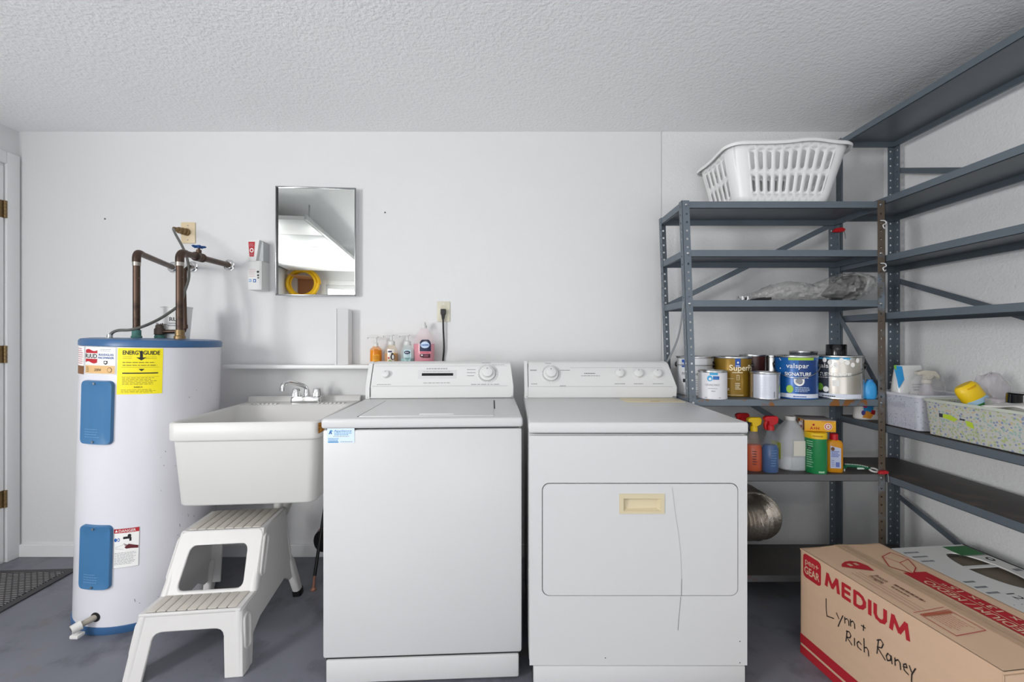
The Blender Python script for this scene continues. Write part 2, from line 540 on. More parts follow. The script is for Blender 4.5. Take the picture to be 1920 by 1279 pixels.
MB(T).lathe([(WHR, 1.163), (WHR + .004, 1.166), (WHR + .004, 1.185), (WHR - .002, 1.193), (WHR - .03, 1.197), (.02, 1.2)], (0, 0, 0), 64).build('top_cap', [BLUED], wh)


def tank_tz(px, py):
    """angle and height on the tank for a pixel"""
    dx, dz = (px - 960) / 800, (640 - py) / 800
    z = 1.0
    for _ in range(4):
        cx = WHX + math.tan(R(1.5)) * z
        a = dx * dx + 1; b = -2 * (dx * cx + WHY); c = cx * cx + WHY * WHY - WHR * WHR
        disc = b * b - 4 * a * c
        t = (-b - sqrt(max(disc, 0))) / (2 * a)
        z = CAMH + dz * t
    return atan2(dx * t - cx, WHY - t), z


def cover(px0, px1, py0, py1, name):
    t0, z1 = tank_tz((px0 + px1) / 2, py0); _, z0 = tank_tz((px0 + px1) / 2, py1)
    ta, _ = tank_tz(px0, (py0 + py1) / 2); tb, _ = tank_tz(px1, (py0 + py1) / 2)
    tm = (ta + tb) / 2; w = (tb - ta) * WHR; h = z1 - z0
    base = rr(w, h, .018, 5)
    rings = []
    for f, l in ((1, 0), (.985, .008), (.955, .013), (.93, .013), (.87, .011), (.5, .011), (.2, .011), (.01, .011)):
        ring = []
        for (u, v) in resample(rr(w * f if f > .8 else w * f, h - w * (1 - f) if f > .8 else h * f, .018 * f, 6), 112):
            th = tm + u / WHR
            ring.append(((WHR + l) * sin(th), -(WHR + l) * cos(th), (z0 + z1) / 2 + v))
        rings.append(ring)
    m = MB(T); m.loft(rings, False, True)
    o = m.build(name, BLUEP, wh)
    for e in (-1, 1):
        s = MB(T)
        zz = (z0 + z1) / 2 + e * (h / 2 - .012)
        s.cyl(((WHR + .008) * sin(tm), -(WHR + .008) * cos(tm), zz), ((WHR + .016) * sin(tm), -(WHR + .016) * cos(tm), zz), .0045, 10)
        s.build('screw', STEEL, o)
    p = Print(on_cyl(0, 0, WHR + .0118, tm, (z0 + z1) / 2), T)
    p.greek(-w * .3, w * .22, -h * .4, -h * .24, 4, mat('pale_blue_print', '#6d9ac4', .4), 1, .25)
    p.done('moulded_text', o)


cover(158, 214, 714, 834, 'access_cover')
cover(155, 211, 985, 1105, 'access_cover')


def tank_print(px0, px1, py0, py1):
    ta, _ = tank_tz(px0, (py0 + py1) / 2); tb, _ = tank_tz(px1, (py0 + py1) / 2)
    _, z1 = tank_tz((px0 + px1) / 2, py0); _, z0 = tank_tz((px0 + px1) / 2, py1)
    return Print(on_cyl(0, 0, WHR + .0003, (ta + tb) / 2, (z0 + z1) / 2), T), (tb - ta) * WHR, z1 - z0


p, w, h = tank_print(160, 219, 650, 703)
p.rect(-w / 2, w / 2, -h / 2, h / 2, PAPER, 1); p.frame(-w / 2 + .002, w / 2 - .002, -h / 2 + .002, h / 2 - .002, .0012, GREYINK, 2)
TANLBL = mat('tan_print', '#d9b17a', .6)
p.rect(-w * .46, w * .46, -h * .46, -h * .18, TANLBL, 2)
u0, u1 = -w * .46, -w * .03
for i in range(10):
    ua, ub_ = u0 + (u1 - u0) * i / 10, u0 + (u1 - u0) * (i + 1) / 10; wa, wb_ = .004 * sin(i / 10 * 2 * pi), .004 * sin((i + 1) / 10 * 2 * pi)
    p.poly([(ua, h * .24), (ub_, h * .24), (ub_, h * .36 + wb_), (ua, h * .36 + wa)], REDINK, 2)
    p.poly([(ua, h * -.08 + wa), (ub_, h * -.08 + wb_), (ub_, h * .06), (ua, h * .06)], REDINK, 2)
p.rect(u0, u1, h * .05, h * .25, PAPER, 3)
p.text('RUUD', (u0 + u1) / 2, h * .075, h * .15, INK, 4, bold=.03, width=(u1 - u0) * .96)
p.text('RUUDGLAS', w * .22, h * .17, h * .07, BLUEINK, 3, width=w * .4, bold=.02)
p.text('PACEMAKER', w * .22, h * .06, h * .07, BLUEINK, 3, width=w * .42, bold=.02)
p.poly([(w * .17, -h * .01), (w * .27, -h * .01), (w * .27, -h * .1), (w * .22, -h * .15), (w * .17, -h * .1)], INK, 3)
p.ell(w * .22, -h * .065, w * .03, h * .035, PAPER, 4)
p.greek(-w * .42, -w * .3, -h * .44, -h * .22, 4, INK, 3, .3); p.text('2004', -w * .02, -h * .38, h * .09, INK, 3, italic=.3)
p.ell(w * .33, -h * .33, w * .06, h * .09, INK, 3); p.ell(w * .33, -h * .33, w * .05, h * .075, TANLBL, 4)
p.greek(w * .05, w * .4, h * .32, h * .42, 2, GREYINK, 3, .3)
p.done('maker_label', wh, 'white, red and tan maker label')
p, w, h = tank_print(146, 158, 651, 703)
p.rect(-w / 2, w / 2, -h / 2, h / 2, PAPER, 1); p.rect(-w / 2, w / 2, -h / 2, -h * .2, mat('brown_print', '#7a5230', .6), 2)
p.greek(-w * .4, w * .4, -h * .15, h * .45, 8, mat('pink_print', '#c98c94', .6), 2, .4)
p.done('side_label', wh)
p, w, h = tank_print(220, 305, 652, 738)
YLW = mat('yellow_label', '#f0df10', .5)
p.rect(-w / 2, w / 2, -h / 2, h / 2, YLW, 1)
p.text('ENERGY', -w * .17, h * .36, h * .085, INK, 2, bold=.035, width=w * .42)
p.text('GUIDE', w * .25, h * .36, h * .085, INK, 2, bold=.035, width=w * .36)
p.rect(.0, .009, h * .29, h * .44, INK, 2); p.poly([(-.012, h * .3), (.021, h * .3), (.0045, h * .235)], INK, 2)
p.greek(-w * .38, -w * .12, h * .26, h * .33, 2, INK, 2, .16); p.greek(w * .12, w * .4, h * .26, h * .33, 2, INK, 2, .16)
p.greek(-w * .38, w * .4, h * .1, h * .22, 2, INK, 2, .22); p.rect(-w * .4, w * .42, h * .085, h * .089, INK, 2)
p.poly([(-.004, h * .05), (.016, h * .05), (.006, h * .0)], INK, 2)
p.rect(-w * .38, w * .4, -h * .055, -h * .03, INK, 2); p.rect(-w * .4, w * .42, -h * .12, -h * .117, INK, 2)
p.greek(-w * .38, w * .4, -h * .3, -h * .13, 5, mat('olive_print', '#8d8420', .6), 2, .35); p.text('NAECA', -w * .02, -h * .36, h * .03, INK, 2, bold=.02)
p.greek(-w * .4, w * .42, -h * .47, -h * .39, 3, mat('olive_print', '#8d8420', .6), 2, .35)
p.done('energy_label', wh, 'yellow energy guide label')
p, w, h = tank_print(213, 261, 990, 1063)
p.rect(-w / 2, w / 2, -h / 2, h / 2, PAPER, 1); p.frame(-w / 2, w / 2, -h / 2, h / 2, .001, GREYINK, 2)
p.rect(-w / 2, w / 2, h * .39, h / 2, REDINK, 2); p.text('DANGER', .003, h * .41, h * .065, PAPER, 3, width=w * .66, bold=.02)
p.poly([(-w * .45, h * .42), (-w * .39, h * .48), (-w * .33, h * .42)], PAPER, 3)
p.rect(-w * .12, w * .18, h * .23, h * .29, INK, 2); p.ell(w * .12, h * .31, w * .07, h * .04, INK, 2); p.rect(w * .12, w * .2, h * .17, h * .26, INK, 2)
p.ell(-w * .42, h * .22, w * .06, h * .045, BLUEINK, 2); p.ell(-w * .3, h * .22, w * .05, h * .045, BLUEINK, 2); p.ell(-w * .3, h * .22, w * .03, h * .025, PAPER, 3)
p.poly([(-w * .06, h * .02), (w * .1, h * .1), (w * .3, h * .06), (w * .47, h * .03), (w * .47, -h * .04), (w * .2, -h * .02), (0, -h * .02)], mat('dark_red_print', '#5d1f26', .6), 2)
for i in range(3): p.line([(w * .08, h * (.06 - .02 * i)), (-w * .09 + i * .003, h * (.11 - .035 * i))], .0022, mat('dark_red_print', '#5d1f26', .6), 2)
p.line([(-w * .42, h * .03), (-w * .1, h * .09)], .001, GREYINK, 2); p.line([(-w * .42, 0), (-w * .1, -h * .03)], .001, GREYINK, 2)
p.greek(-w * .45, w * .44, -h * .42, -h * .1, 9, GREYINK, 2, .3)
p.done('danger_label', wh, 'white danger label with a red heading')
SCF = mat('grey_scuff', '#84817d', .7)
for px0, px1, py0, py1, n_, sd_ in ((350, 412, 712, 800, 16, 2), (300, 350, 830, 930, 8, 5), (330, 372, 955, 1090, 10, 8), (230, 300, 1095, 1150, 4, 9)):
    p, w, h = tank_print(px0, px1, py0, py1); rs = random.Random(sd_)
    for i in range(n_):
        u, v, l_ = rs.uniform(-w / 2, w / 2), rs.uniform(-h / 2, h / 2), rs.choice((.002, .004, .012))
        p.line([(u, v), (u + rs.uniform(-.003, .003), v + l_)], rs.uniform(.0012, .0026), SCF, 1)
    q_ = p.done('scuff', wh); q_['kind'] = 'stuff'
# drain valve
ta, zz = tank_tz(179, 1158)
rad = Vector((sin(ta), -cos(ta), 0))
v = MB(T)
v.lathe([(.019, -.0005), (.019, .0012)], rad * WHR + Vector((0, 0, zz)), 20, rad, k=1)
a = rad * (WHR - .01) + Vector((0, 0, zz)); side = Vector((-.42, -.3, -.12)).normalized()
b_ = a + (rad * .7 + side).normalized() * .056 + Vector((0, 0, -.004))
v.cyl(a, b_, .0125, 14, .011, k=2)
d = (b_ - a).normalized()
v.cyl(b_ - d * .008, b_ + d * .022, .0185, 14, .0165)
v.cyl(b_ + d * .0225, b_ + d * .0228, .009, 12, k=1)
v.cyl(b_ + d * .006, b_ + d * .006 + Vector((0, 0, -.024)), .011, 12)
v.box(b_.x - .018, b_.x + .016, b_.y - .02, b_.y + .012, b_.z - .04, b_.z - .026, .004)
v.build('drain_valve', [WHITE, BLACK, mat('grey_beige_plastic', '#a39c90', .5)], wh, 'white plastic drain valve')

# ---------------------------------------------------------------- copper pipes on the heater
COPPER = mat('aged_copper', '#57463c', .42, .8, vary=.3, vscale=10, spots=[('#3b312d', 12, .55, .12), ('#a58d7c', 30, .68, .05)])
VERD = mat('green_verdigris', '#4f8078', .7, .1, vary=.25, vscale=40)
SOLDER = mat('solder_silver', '#a9a39b', .35, .9, vary=.2, vscale=50)


def flange(mb, p, r=.03):
    p = Vector(p)
    mb.lathe([(.012, 0), (r * .62, .001), (r * .7, .006), (r * .8, .009), (r, .010), (r, .013)], p + Vector((0, -.014, 0)), 28, (0, 1, 0))


tops = WHZ + .002


def pipe_run(name, label, foot, elbow_z, wallp, r, valve=None):
    t = thing(name, label, 'pipe', (foot[0], foot[1], tops))
    e = Vector((foot[0], foot[1], elbow_z)); w = Vector(wallp)
    d = (w - e).normalized()
    MB().cyl((foot[0], foot[1], tops + .03), e - Vector((0, 0, .03)), r, 18).build('riser', COPPER, t)
    MB().lathe([(r * 1.5, 0), (r * 1.5, .012), (r * 1.25, .016), (r * 1.25, .04)], (foot[0], foot[1], tops - .002), 18).build('nipple', VERD if valve is None else BRASS, t)
    eb = MB(); pts = []
    for i in range(9):
        a = pi / 2 * i / 8
        pts.append(e + Vector((0, 0, -.03)) + Vector((0, 0, .03)) * sin(a) + d * .03 * (1 - cos(a)))
    eb.tube([e - Vector((0, 0, .045))] + pts + [e + d * .045], r * 1.17, 16)
    eb.build('elbow', COPPER, t)
    sl = MB(); sl.cyl(e - Vector((0, 0, .062)), e - Vector((0, 0, .045)), r * 1.12, 16); sl.build('solder_joint', SOLDER, t)
    MB().cyl(e + d * .03, w, r, 16).build('crosspipe', COPPER, t)
    f = MB(); flange(f, w); f.build('wall_flange', CHROME, t)
    if valve:
        c = e + d * valve
        vb = MB(); vb.lathe([(r * 1.1, -.035), (r * 1.5, -.03), (r * 1.5, -.018), (r * 1.25, -.012), (r * 1.5, 0), (r * 1.25, .012), (r * 1.5, .018), (r * 1.5, .03), (r * 1.1, .035)], c, 16, d)
        vb.cyl(c, c + Vector((0, 0, .035)), .011, 12); vb.cyl(c + Vector((0, 0, .03)), c + Vector((0, 0, .046)), .0055, 10)
        vo = vb.build('valve', COPPER, t)
        hb = MB()
        for i in range(5):
            a = 2 * pi * i / 5 + .4
            hb.cyl(c + Vector((0, 0, .05)), c + Vector((.024 * cos(a), .024 * sin(a), .05)), .0055, 8)
            hb.lathe([(.002, -.005), (.0075, 0), (.002, .005)], c + Vector((.024 * cos(a), .024 * sin(a), .05)), 10)
        hb.cyl(c + Vector((0, 0, .043)), c + Vector((0, 0, .057)), .009, 12)
        hb.build('valve_handle', mat('blue_handle', '#1d4f92', .4), vo, 'blue cross handle')
    return t


pipe_run('hot_water_pipe', 'brown copper pipe rising from the heater, left of the two risers', (at(256, 0, 1.93).x, 1.93), 1.588, (at(325, 0, YB).x, YB, 1.592), .0135)
pipe_run('cold_water_pipe', 'brown copper pipe with a blue valve handle, right of the two risers', (at(337, 0, 1.9).x, 1.9), 1.582, (at(430, 0, YB).x, YB, 1.604), .0145, .155)
# relief valve and discharge pipe
rv = thing('relief_valve', 'small corroded relief valve with a thin copper pipe between the risers', 'valve', (at(299, 0, 2.03).x, 2.03, tops))
c = Vector((at(299, 0, 2.03).x, 2.03, tops))
MB().lathe([(.02, 0), (.02, .012), (.016, .02)], c, 16).build('nipple', VERD, rv)
b = MB(); b.lathe([(.013, .015), (.021, .02), (.021, .045), (.016, .052), (.016, .062), (.008, .068)], c, 16)
for i in range(6): b.cyl(c + Vector((.012 * cos(i), .012 * sin(i), .06)), c + Vector((.012 * cos(i), .012 * sin(i), .075)), .0012, 6)
b.box(c.x - .003, c.x + .03, c.y - .004, c.y + .004, c.z + .066, c.z + .069)
b.build('valve_body', mat('corroded_brass', '#5e534c', .5, .6, vary=.3, vscale=60), rv)
e1 = at(347, 622, 2.05); e2 = at(345, 545, 2.06); e3 = at(352, 500, 2.09); e4 = at(361, 501, YB)
b = MB(); b.tube([c + Vector((.01, 0, .033)), e1 + Vector((-.02, 0, 0)), e1 + Vector((-.005, 0, .003)), e1 + Vector((0, 0, .018)), e2, e3 + Vector((-.006, -.01, -.02)), e3 + Vector((0, .01, 0)), e4], .009, 12)
b.cyl(e1 + Vector((-.03, 0, 0)), e1 + Vector((-.008, 0, 0)), .0115, 12); b.cyl(e1 + Vector((0, 0, .014)), e1 + Vector((0, 0, .032)), .0115, 12)
b.build('discharge_pipe', COPPER, rv)
b = MB(); flange(b, e4); b.build('wall_flange', CHROME, rv)

# cover plate with a conduit connector and the flexible cable
BEIGE = mat('beige_plate', '#d9c7a5', .4)
cp = thing('conduit_plate', 'beige wall plate with a brass cable connector above the heater', 'wall plate', at(354, 457, YB))
c0 = at(354, 437.5, YB)
MB().box(c0.x - .039, c0.x + .039, YB - .007, YB, c0.z - .058, c0.z + .058, .003).build('plate', BEIGE, cp)
b = MB()
q = Vector((c0.x - .002, YB - .007, c0.z + .002)); dq = Vector((-.25, -1, .0)).normalized()
b.lathe([(.018, 0), (.02, .002), (.02, .012), (.016, .014), (.019, .018), (.019, .03), (.014, .034), (.017, .038), (.017, .05), (.012, .052), (.012, .075)], q, 16, dq)
b.build('connector', BRASS, cp)
for e in (-1, 1):
    b = MB(); b.cyl((c0.x, YB - .009, c0.z + e * .04), (c0.x, YB - .006, c0.z + e * .04), .003, 8); b.build('screw', STEEL, cp)
CABLE = mat('grey_metal_cable', '#6c6c68', .45, .5, bump=.3, bscale=300)


def smooth_path(pts, n=8):
    pts = [Vector(p) for p in pts]; out = []
    for i in range(len(pts) - 1):
        p0 = pts[max(i - 1, 0)]; p1 = pts[i]; p2 = pts[i + 1]; p3 = pts[min(i + 2, len(pts) - 1)]
        for j in range(n):
            t = j / n
            out.append(.5 * ((2 * p1) + (p2 - p0) * t + (2 * p0 - 5 * p1 + 4 * p2 - p3) * t * t + (3 * p1 - p0 - 3 * p2 + p3) * t ** 3))
    out.append(pts[-1])
    return out


cq = q + dq * .075
cable = MB()
cable.tube(smooth_path([cq, at(326, 433, 2.21), at(331, 443, 2.17), at(344, 467, 2.12), at(352, 490, 2.1), at(354, 520, 2.08), at(346, 548, 2.05), at(338, 570, 2.0), at(330, 578, 1.985), at(300, 598, 1.93), at(270, 612, 1.87), at(245, 619, 1.84), at(222, 620, 1.83), at(210, 625, 1.83), at(206, 633.5, 1.83)], 7), .0062, 8)
cb_ = cable.build('armoured_cable', CABLE, label='grey flexible metal cable drooping onto the heater top', cat='cable')
b = MB(); p6 = at(206, 634, 1.83)
b.lathe([(.016, 0), (.016, .006), (.01, .008), (.01, .02)], (p6.x, p6.y, tops - .003), 12)
b.build('cable_clamp', STEEL, cb_)

# white paper cup behind the risers
cu = thing('paper_cup', 'white paper tub with dark lettering standing on the heater behind the pipes', 'cup', (at(332, 0, 2.1).x, 2.1, tops))
cx = at(332, 0, 2.1).x
MB().lathe([(.001, .0), (.05, .0), (.062, .15), (.065, .152), (.065, .156), (.061, .156), (.049, .004), (.001, .004)], (cx, 2.1, tops), 28, cap=False).build('tub', mat('translucent_white', '#e0e0dd', .5), cu)
p = Print(on_cyl(cx, 2.1, .0585, camth(cx, 2.1) - .25, tops + .07), None, .01)
p.text('RU', .0, .015, .018, mat('dark_grey_print', '#4a4a4e', .5), 1, bold=.03); p.greek(-.022, .022, -.012, .01, 2, GREYINK, 1)
p.done('lettering', cu)
# ---------------------------------------------------------------- plank shelf on the wall
LZ = 1.059
sh = MB(); sh.box(-1.53, -.3, YB - .1, YB, LZ - .02, LZ, .003)
sh.build('plank_shelf', TRIM, label='long white plank shelf fixed to the wall above the laundry tub', cat='shelf')

# ---------------------------------------------------------------- washing machine
WX, WYF, WW = -.306, 1.468, .686
ws = thing('washing_machine', 'white top loading washing machine with a blue sticker at its upper corner', 'washer', (WX, WYF, 0), (0, 0, R(2.7)))
T = PM[ws.name]
SEAMK = mat('dark_seam', '#2a2a2c', .7)
PANELW = mat('white_console_plastic', '#d9d9d8', .35)
hw = WW / 2
MB(T).box(-hw + .002, hw - .002, .004, .62, .1, .882, .008).build('cabinet', ENAMEL, ws)
MB(T).box(-hw + .012, hw - .012, .012, .6, .02, .895).build('inner_frame', SEAMK, ws)
kp = MB(T); kp.box(-hw + .012, hw - .012, .006, .03, .012, .093, .006); kp.build('kick_panel', ENAMEL, ws)
for sx in (-1, 1):
    for y in (.05, .56):
        MB(T).cyl((sx * (hw - .05), y, 0), (sx * (hw - .05), y, .03), .018, 12).build('levelling_foot', BLACK, ws)
tp = MB(T); tp.box(-hw - .001, hw + .001, -.004, .63, .887, .921, .009, seg=3)
tp.build('top_panel', ENAMEL, ws)
lid = MB(T); lid.box(-.228, .243, .03, .43, .918, .9245, .003)
lo = lid.build('lid', ENAMEL, ws)
for q in ((.2445, .2495, .19, .425, .9205, .9218), (-.2335, -.2295, .03, .43, .9205, .9214)):  # right strip is the slot; left strip draws shading along the lid edge
    g = MB(T); g.box(*q); g.build('lid_gap_and_shade', SEAMK, ws)
hl = MB(T); hl.tube([(-.02, .05, .9245), (.04, .043, .926), (.1, .05, .9245)], .004, 8); hl.build('lid_lip', ENAMEL, lo)


def console(parent, T, hw, y0, prof, taper):
    """slanted console; prof list of (y, z, inset) across its side"""
    m = MB(T)
    rings = []
    for sx in (-1, 1):
        rings.append([(sx * (hw - i), y0 + y, z) for y, z, i in prof])
    m.loft(rings)
    return m.build('console', PANELW, parent, bevel=.004)


WPROF = [(0, .922, .006), (0, .975, .004), (.055, 1.078, .016), (.075, 1.086, .018), (.16, 1.086, .018), (.16, .922, .006)]
wc = console(ws, T, hw, .5, WPROF, 0)


def con_map(y0, prof, T):
    a = Vector((0, y0 + prof[1][0], prof[1][1])); b = Vector((0, y0 + prof[2][0], prof[2][1]))
    return a, (b - a).normalized(), (b - a).length


ca, cV, cL = con_map(.5, WPROF, T)
cN = Vector((1, 0, 0)).cross(cV)


def conp(u, v, l=0):
    return ca + Vector((1, 0, 0)) * u + cV * v + cN * l


def knob(parent, T, u, v, r, d, name='knob', ring=None, pos=None):
    pos = pos or conp
    m = MB(T)
    if ring:
        m.lathe([(ring, -.001), (ring, .002), (ring * .9, .004)], pos(u, v), 36, cN)
        m.lathe([(ring * .82, .004), (ring * .82, .0045)], pos(u, v), 32, cN, k=1)
        m.lathe([(ring * .76, .004), (ring * .74, .010), (r * 1.08, .012)], pos(u, v), 32, cN)
    m.lathe([(r * 1.05, -.001), (r * 1.02, d * .5), (r * .92, d), (r * .7, d + .002), (.001, d + .002)], pos(u, v), 28, cN)
    o = m.build(name, [PANELW, mat('grey_dial', '#a7a7a8', .5)], parent)
    q = MB(T); c = pos(u, v + r * .55, d + .002)
    q.cyl(c, c + cN * .0012, r * .12, 8)
    q.build('pointer', GREYINK, o)
    if ring:
        p = Print(lambda a, b, l: pos(a, b, .0052 + l), T)
        for i in range(36):
            t = 2 * pi * i / 36
            if i % 9 == 0: continue
            p.line([(u + ring * .84 * cos(t), v + ring * .84 * sin(t)), (u + ring * .93 * cos(t), v + ring * .93 * sin(t))], .0012, GREYINK, 1)
        p.done('dial_marks', o)
    return o


knob(wc, T, -.255, cL * .52, .017, .016)
knob(wc, T, .215, cL * .56, .026, .026, 'timer_knob', ring=.05)
sl = MB(T)
for (k, e, l0, l1) in ((1, 0, .0, .0016), (0, .009, 0, .0005)):
    pts = [conp(u, v, 0) for u, v in ((-.098 - e, cL * .46 - e - .004), (.062 + e, cL * .46 - e - .004), (.062 + e, cL * .6 + e + .006), (-.098 - e, cL * .6 + e + .006))]
    if k: pts = [conp(u, v, 0) for u, v in ((-.09, cL * .47), (.055, cL * .47), (.055, cL * .58), (-.09, cL * .58))]
    sl.loft([[p_ + cN * l0 for p_ in pts], [p_ + cN * l1 for p_ in pts]], k=k)
sl.build('indicator_window', [mat('pale_grey_frame', '#d2d2d2', .5), BLACK], wc, 'black indicator strip')
p = Print(lambda u, v, l: conp(u, v, l), T)
p.greek(-.07, .04, cL * .72, cL * .84, 1, GREYINK, 1, .3); p.greek(-.29, -.22, cL * .08, cL * .13, 1, GREYINK, 1); p.greek(-.08, .05, cL * .14, cL * .19, 1, GREYINK, 1)
p.greek(.12, .16, cL * .4, cL * .8, 3, GREYINK, 1, .2); p.greek(.24, .31, cL * .93, cL * .97, 1, GREYINK, 1); p.greek(.14, .3, cL * .06, cL * .12, 1, GREYINK, 1); p.greek(.19, .24, cL * 1.02, cL * 1.06, 1, GREYINK, 1)
p.greek(-.085, .05, cL * .63, cL * .69, 1, GREYINK, 1, .3)
p.line([(-.31, cL * .03), (.31, cL * .03)], .0012, GREYINK, 1); p.line([(-.31, cL * .9), (.31, cL * .9)], .0008, GREYINK, 1)
p.done('printing', wc)
e = MB(T)
e.loft([[(-hw + .003 + q, .5 + y + dy, z + dz) for y, z, i, dy, dz in ((0, .922, 0, -.003, 0), (0, .975, 0, -.003, 0), (.055, 1.078, 0, -.002, .002), (.075, 1.086, 0, 0, .003), (.075, .922, 0, 0, 0))] for q in (0, .018)])
eo = e.build('end_cap', PANELW, wc)
e = MB(T); e.box(-hw + .0225, -hw + .0245, .4975, .5, .93, .974); e.loft([[tuple(conp(-hw + .0225 + a, v, l)) for a, v, l in ((0, 0, .0006), (.0022, 0, .0006), (.0022, 0, -.001), (0, 0, -.001))], [tuple(conp(-hw + .0225 + a, v, l)) for a, v, l in ((0, cL, .0006), (.0022, cL, .0006), (.0022, cL, -.001), (0, cL, -.001))]])
e.build('cap_seam', SEAMK, wc)
for x in (-hw + .012, hw - .014):
    e = MB(T); e.cyl((x, .4985, .929), (x, .496, .929), .003, 8); e.build('screw', STEEL, wc)
p = Print(on_plane((-.325, .0034, .838), (1, 0, 0), (0, 0, 1)), T)
LB = mat('pale_blue_sticker', '#cfe0ee', .4); MBL = mat('mid_blue_print', '#4a90c8', .5)
p.rect(0, .092, 0, .05, LB, 1)
p.poly([(.005, .03), (.011, .045), (.017, .03), (.013, .03), (.011, .036), (.009, .03)], BLUEINK, 2); p.ell(.014, .041, .004, .003, MBL, 3)
p.text('Appliance', .052, .038, .006, MBL, 2, width=.06, bold=.02, italic=.25)
p.greek(.024, .085, .025, .036, 2, MBL, 2, .4); p.greek(.02, .08, .02, .024, 1, GREYINK, 2, .4); p.greek(.004, .04, .002, .017, 3, MBL, 2, .45); p.rect(.003, .038, .001, .005, MBL, 2); p.greek(.045, .09, .002, .006, 1, GREYINK, 2)
p.done('sticker', ws, 'pale blue repair shop sticker')

# ---------------------------------------------------------------- dryer
DXA, DXB, DYF = .058, .790, 1.431
dw = DXB - DXA; dh = dw / 2
dy_ = thing('clothes_dryer', 'white front loading clothes dryer with a beige door pull', 'dryer', ((DXA + DXB) / 2, DYF, 0))
T = PM[dy_.name]
MB(T).box(-dh, dh, .012, .6, .1, .872, .006).build('cabinet', ENAMEL, dy_)
MB(T).box(-dh + .012, dh - .012, .02, .59, .02, .9).build('inner_frame', SEAMK, dy_)
# front sheet with the door opening
dc = ((1016 + 1384) / 2 - 960) / 559 - (DXA + DXB) / 2; ddw = 368 / 559; ddh = 212 / 559; dz = CAMH - (1012 - 640) / 559
N_ = 96
outer = resample([(-dh + .001, .098), (dh - .001, .098), (dh - .001, .868), (-dh + .001, .868)], N_)
inner = rr(ddw, ddh, .025, 6, dc, dz)
inner = rr(ddw, ddh, .025, 8, dc, dz)


def align(outer, inner):
    c = (sum(p[0] for p in inner) / len(inner), sum(p[1] for p in inner) / len(inner))
    ang = lambda p, c: atan2((p[1] - c[1]), (p[0] - c[0]))
    k = min(range(len(inner)), key=lambda i: abs(math.remainder(ang(inner[i], c) - ang(outer[0], c), 2 * pi)))
    return inner[k:] + inner[:k]


fm = lambda u, v, w: (u, w, v)
corn = [(-dh + .001, .868), (-dh + .001, .098), (dh - .001, .098), (dh - .001, .868)]
k0 = min(range(len(inner)), key=lambda i: math.dist(inner[i], corn[3])); inn_ = inner[k0:] + inner[:k0]      # counter-clockwise
loop = corn + [(corn[0][0], corn[0][1])]
loop = [corn[3], corn[0], corn[1], corn[2], (corn[3][0], corn[3][1] - 1e-5)] + [inn_[0]] + inn_[:0:-1] + [(inn_[0][0], inn_[0][1] + 1e-5)]
fp_ = MB(T); fp_.add([fm(u, v, 0) for u, v in loop], [tuple(range(len(loop)))])
fp_.loft([[fm(u, v, w) for u, v in corn] for w in (0, .016)], False, False)
fp_.loft([[fm(u, v, w) for u, v in inner] for w in (0, .016)], False, False)
fp_.build('front_panel', ENAMEL, dy_, smooth=0, recalc=False)
hx = (1203 - 960) / 559 - (DXA + DXB) / 2; hz = CAMH - (944.5 - 640) / 559
hwid, hhei = 84 / 559, 37 / 559
dd = MB(T); gap = .0032
do_ = rr(ddw - 2 * gap, ddh - 2 * gap, .023, 8, dc, dz)
cut = [(hx - hwid * .43, hz + hhei * .3), (hx - hwid * .43, hz - hhei * .4), (hx + hwid * .43, hz - hhei * .4), (hx + hwid * .43, hz + hhei * .3)]
k0 = min(range(len(do_)), key=lambda i: math.dist(do_[i], cut[3])); do_ = do_[k0:] + do_[:k0]
loop = do_ + [do_[0], cut[3], cut[2], cut[1], cut[0], cut[3]]
loop = do_ + [do_[0]] + [cut[3], cut[2], cut[1], cut[0], (cut[3][0] - 1e-5, cut[3][1])]
dd.add([fm(u, v, -.002) for u, v in loop], [tuple(range(len(loop)))])
dd.loft([[fm(u, v, w) for u, v in do_] for w in (-.002, .011)], False, True)
dd.loft([[fm(u, v, w) for u, v in cut] for w in (-.002, .004)], False, False)
do = dd.build('dryer_door', ENAMEL, dy_, smooth=0, recalc=False)
k_ = MB(T); k_.box(-dh + .014, dh - .004, .004, .03, .012, .093, .006); k_.build('kick_panel', ENAMEL, dy_)
for sx in (-1, 1):
    for y in (.06, .55):
        MB(T).cyl((sx * (dh - .05), y, 0), (sx * (dh - .05), y, .03), .018, 12).build('levelling_foot', BLACK, dy_)
tp = MB(T); tp.box(-dh - .002, dh + .002, -.006, .745, .8765, .914, .008, seg=3); tp.build('top_panel', ENAMEL, dy_)
# beige pull
CREAM = mat('aged_cream_plastic', '#cdc0a0', .45)
o_ = [(hx - hwid * .5, hz - hhei * .5), (hx + hwid * .5, hz - hhei * .5), (hx + hwid * .5, hz + hhei * .5), (hx - hwid * .5, hz + hhei * .5)]
i_ = [(hx - hwid * .41, hz - hhei * .36), (hx + hwid * .41, hz - hhei * .36), (hx + hwid * .41, hz + hhei * .27), (hx - hwid * .41, hz + hhei * .27)]
hb = MB(T); hb.plate(o_, fm, -.005, .004, i_)
a = [(hx - hwid * .41, -.003, hz - hhei * .36), (hx + hwid * .41, -.003, hz - hhei * .36), (hx + hwid * .41, -.003, hz + hhei * .27), (hx - hwid * .41, -.003, hz + hhei * .27)]
b2 = [(hx - hwid * .34, .006, hz - hhei * .3), (hx + hwid * .34, .006, hz - hhei * .25), (hx + hwid * .38, .011, hz + hhei * .2), (hx - hwid * .38, .011, hz + hhei * .3)]
hb.loft([a, b2], False, True)
hb.build('door_handle', CREAM, do, 'cream recessed pull', recalc=False)
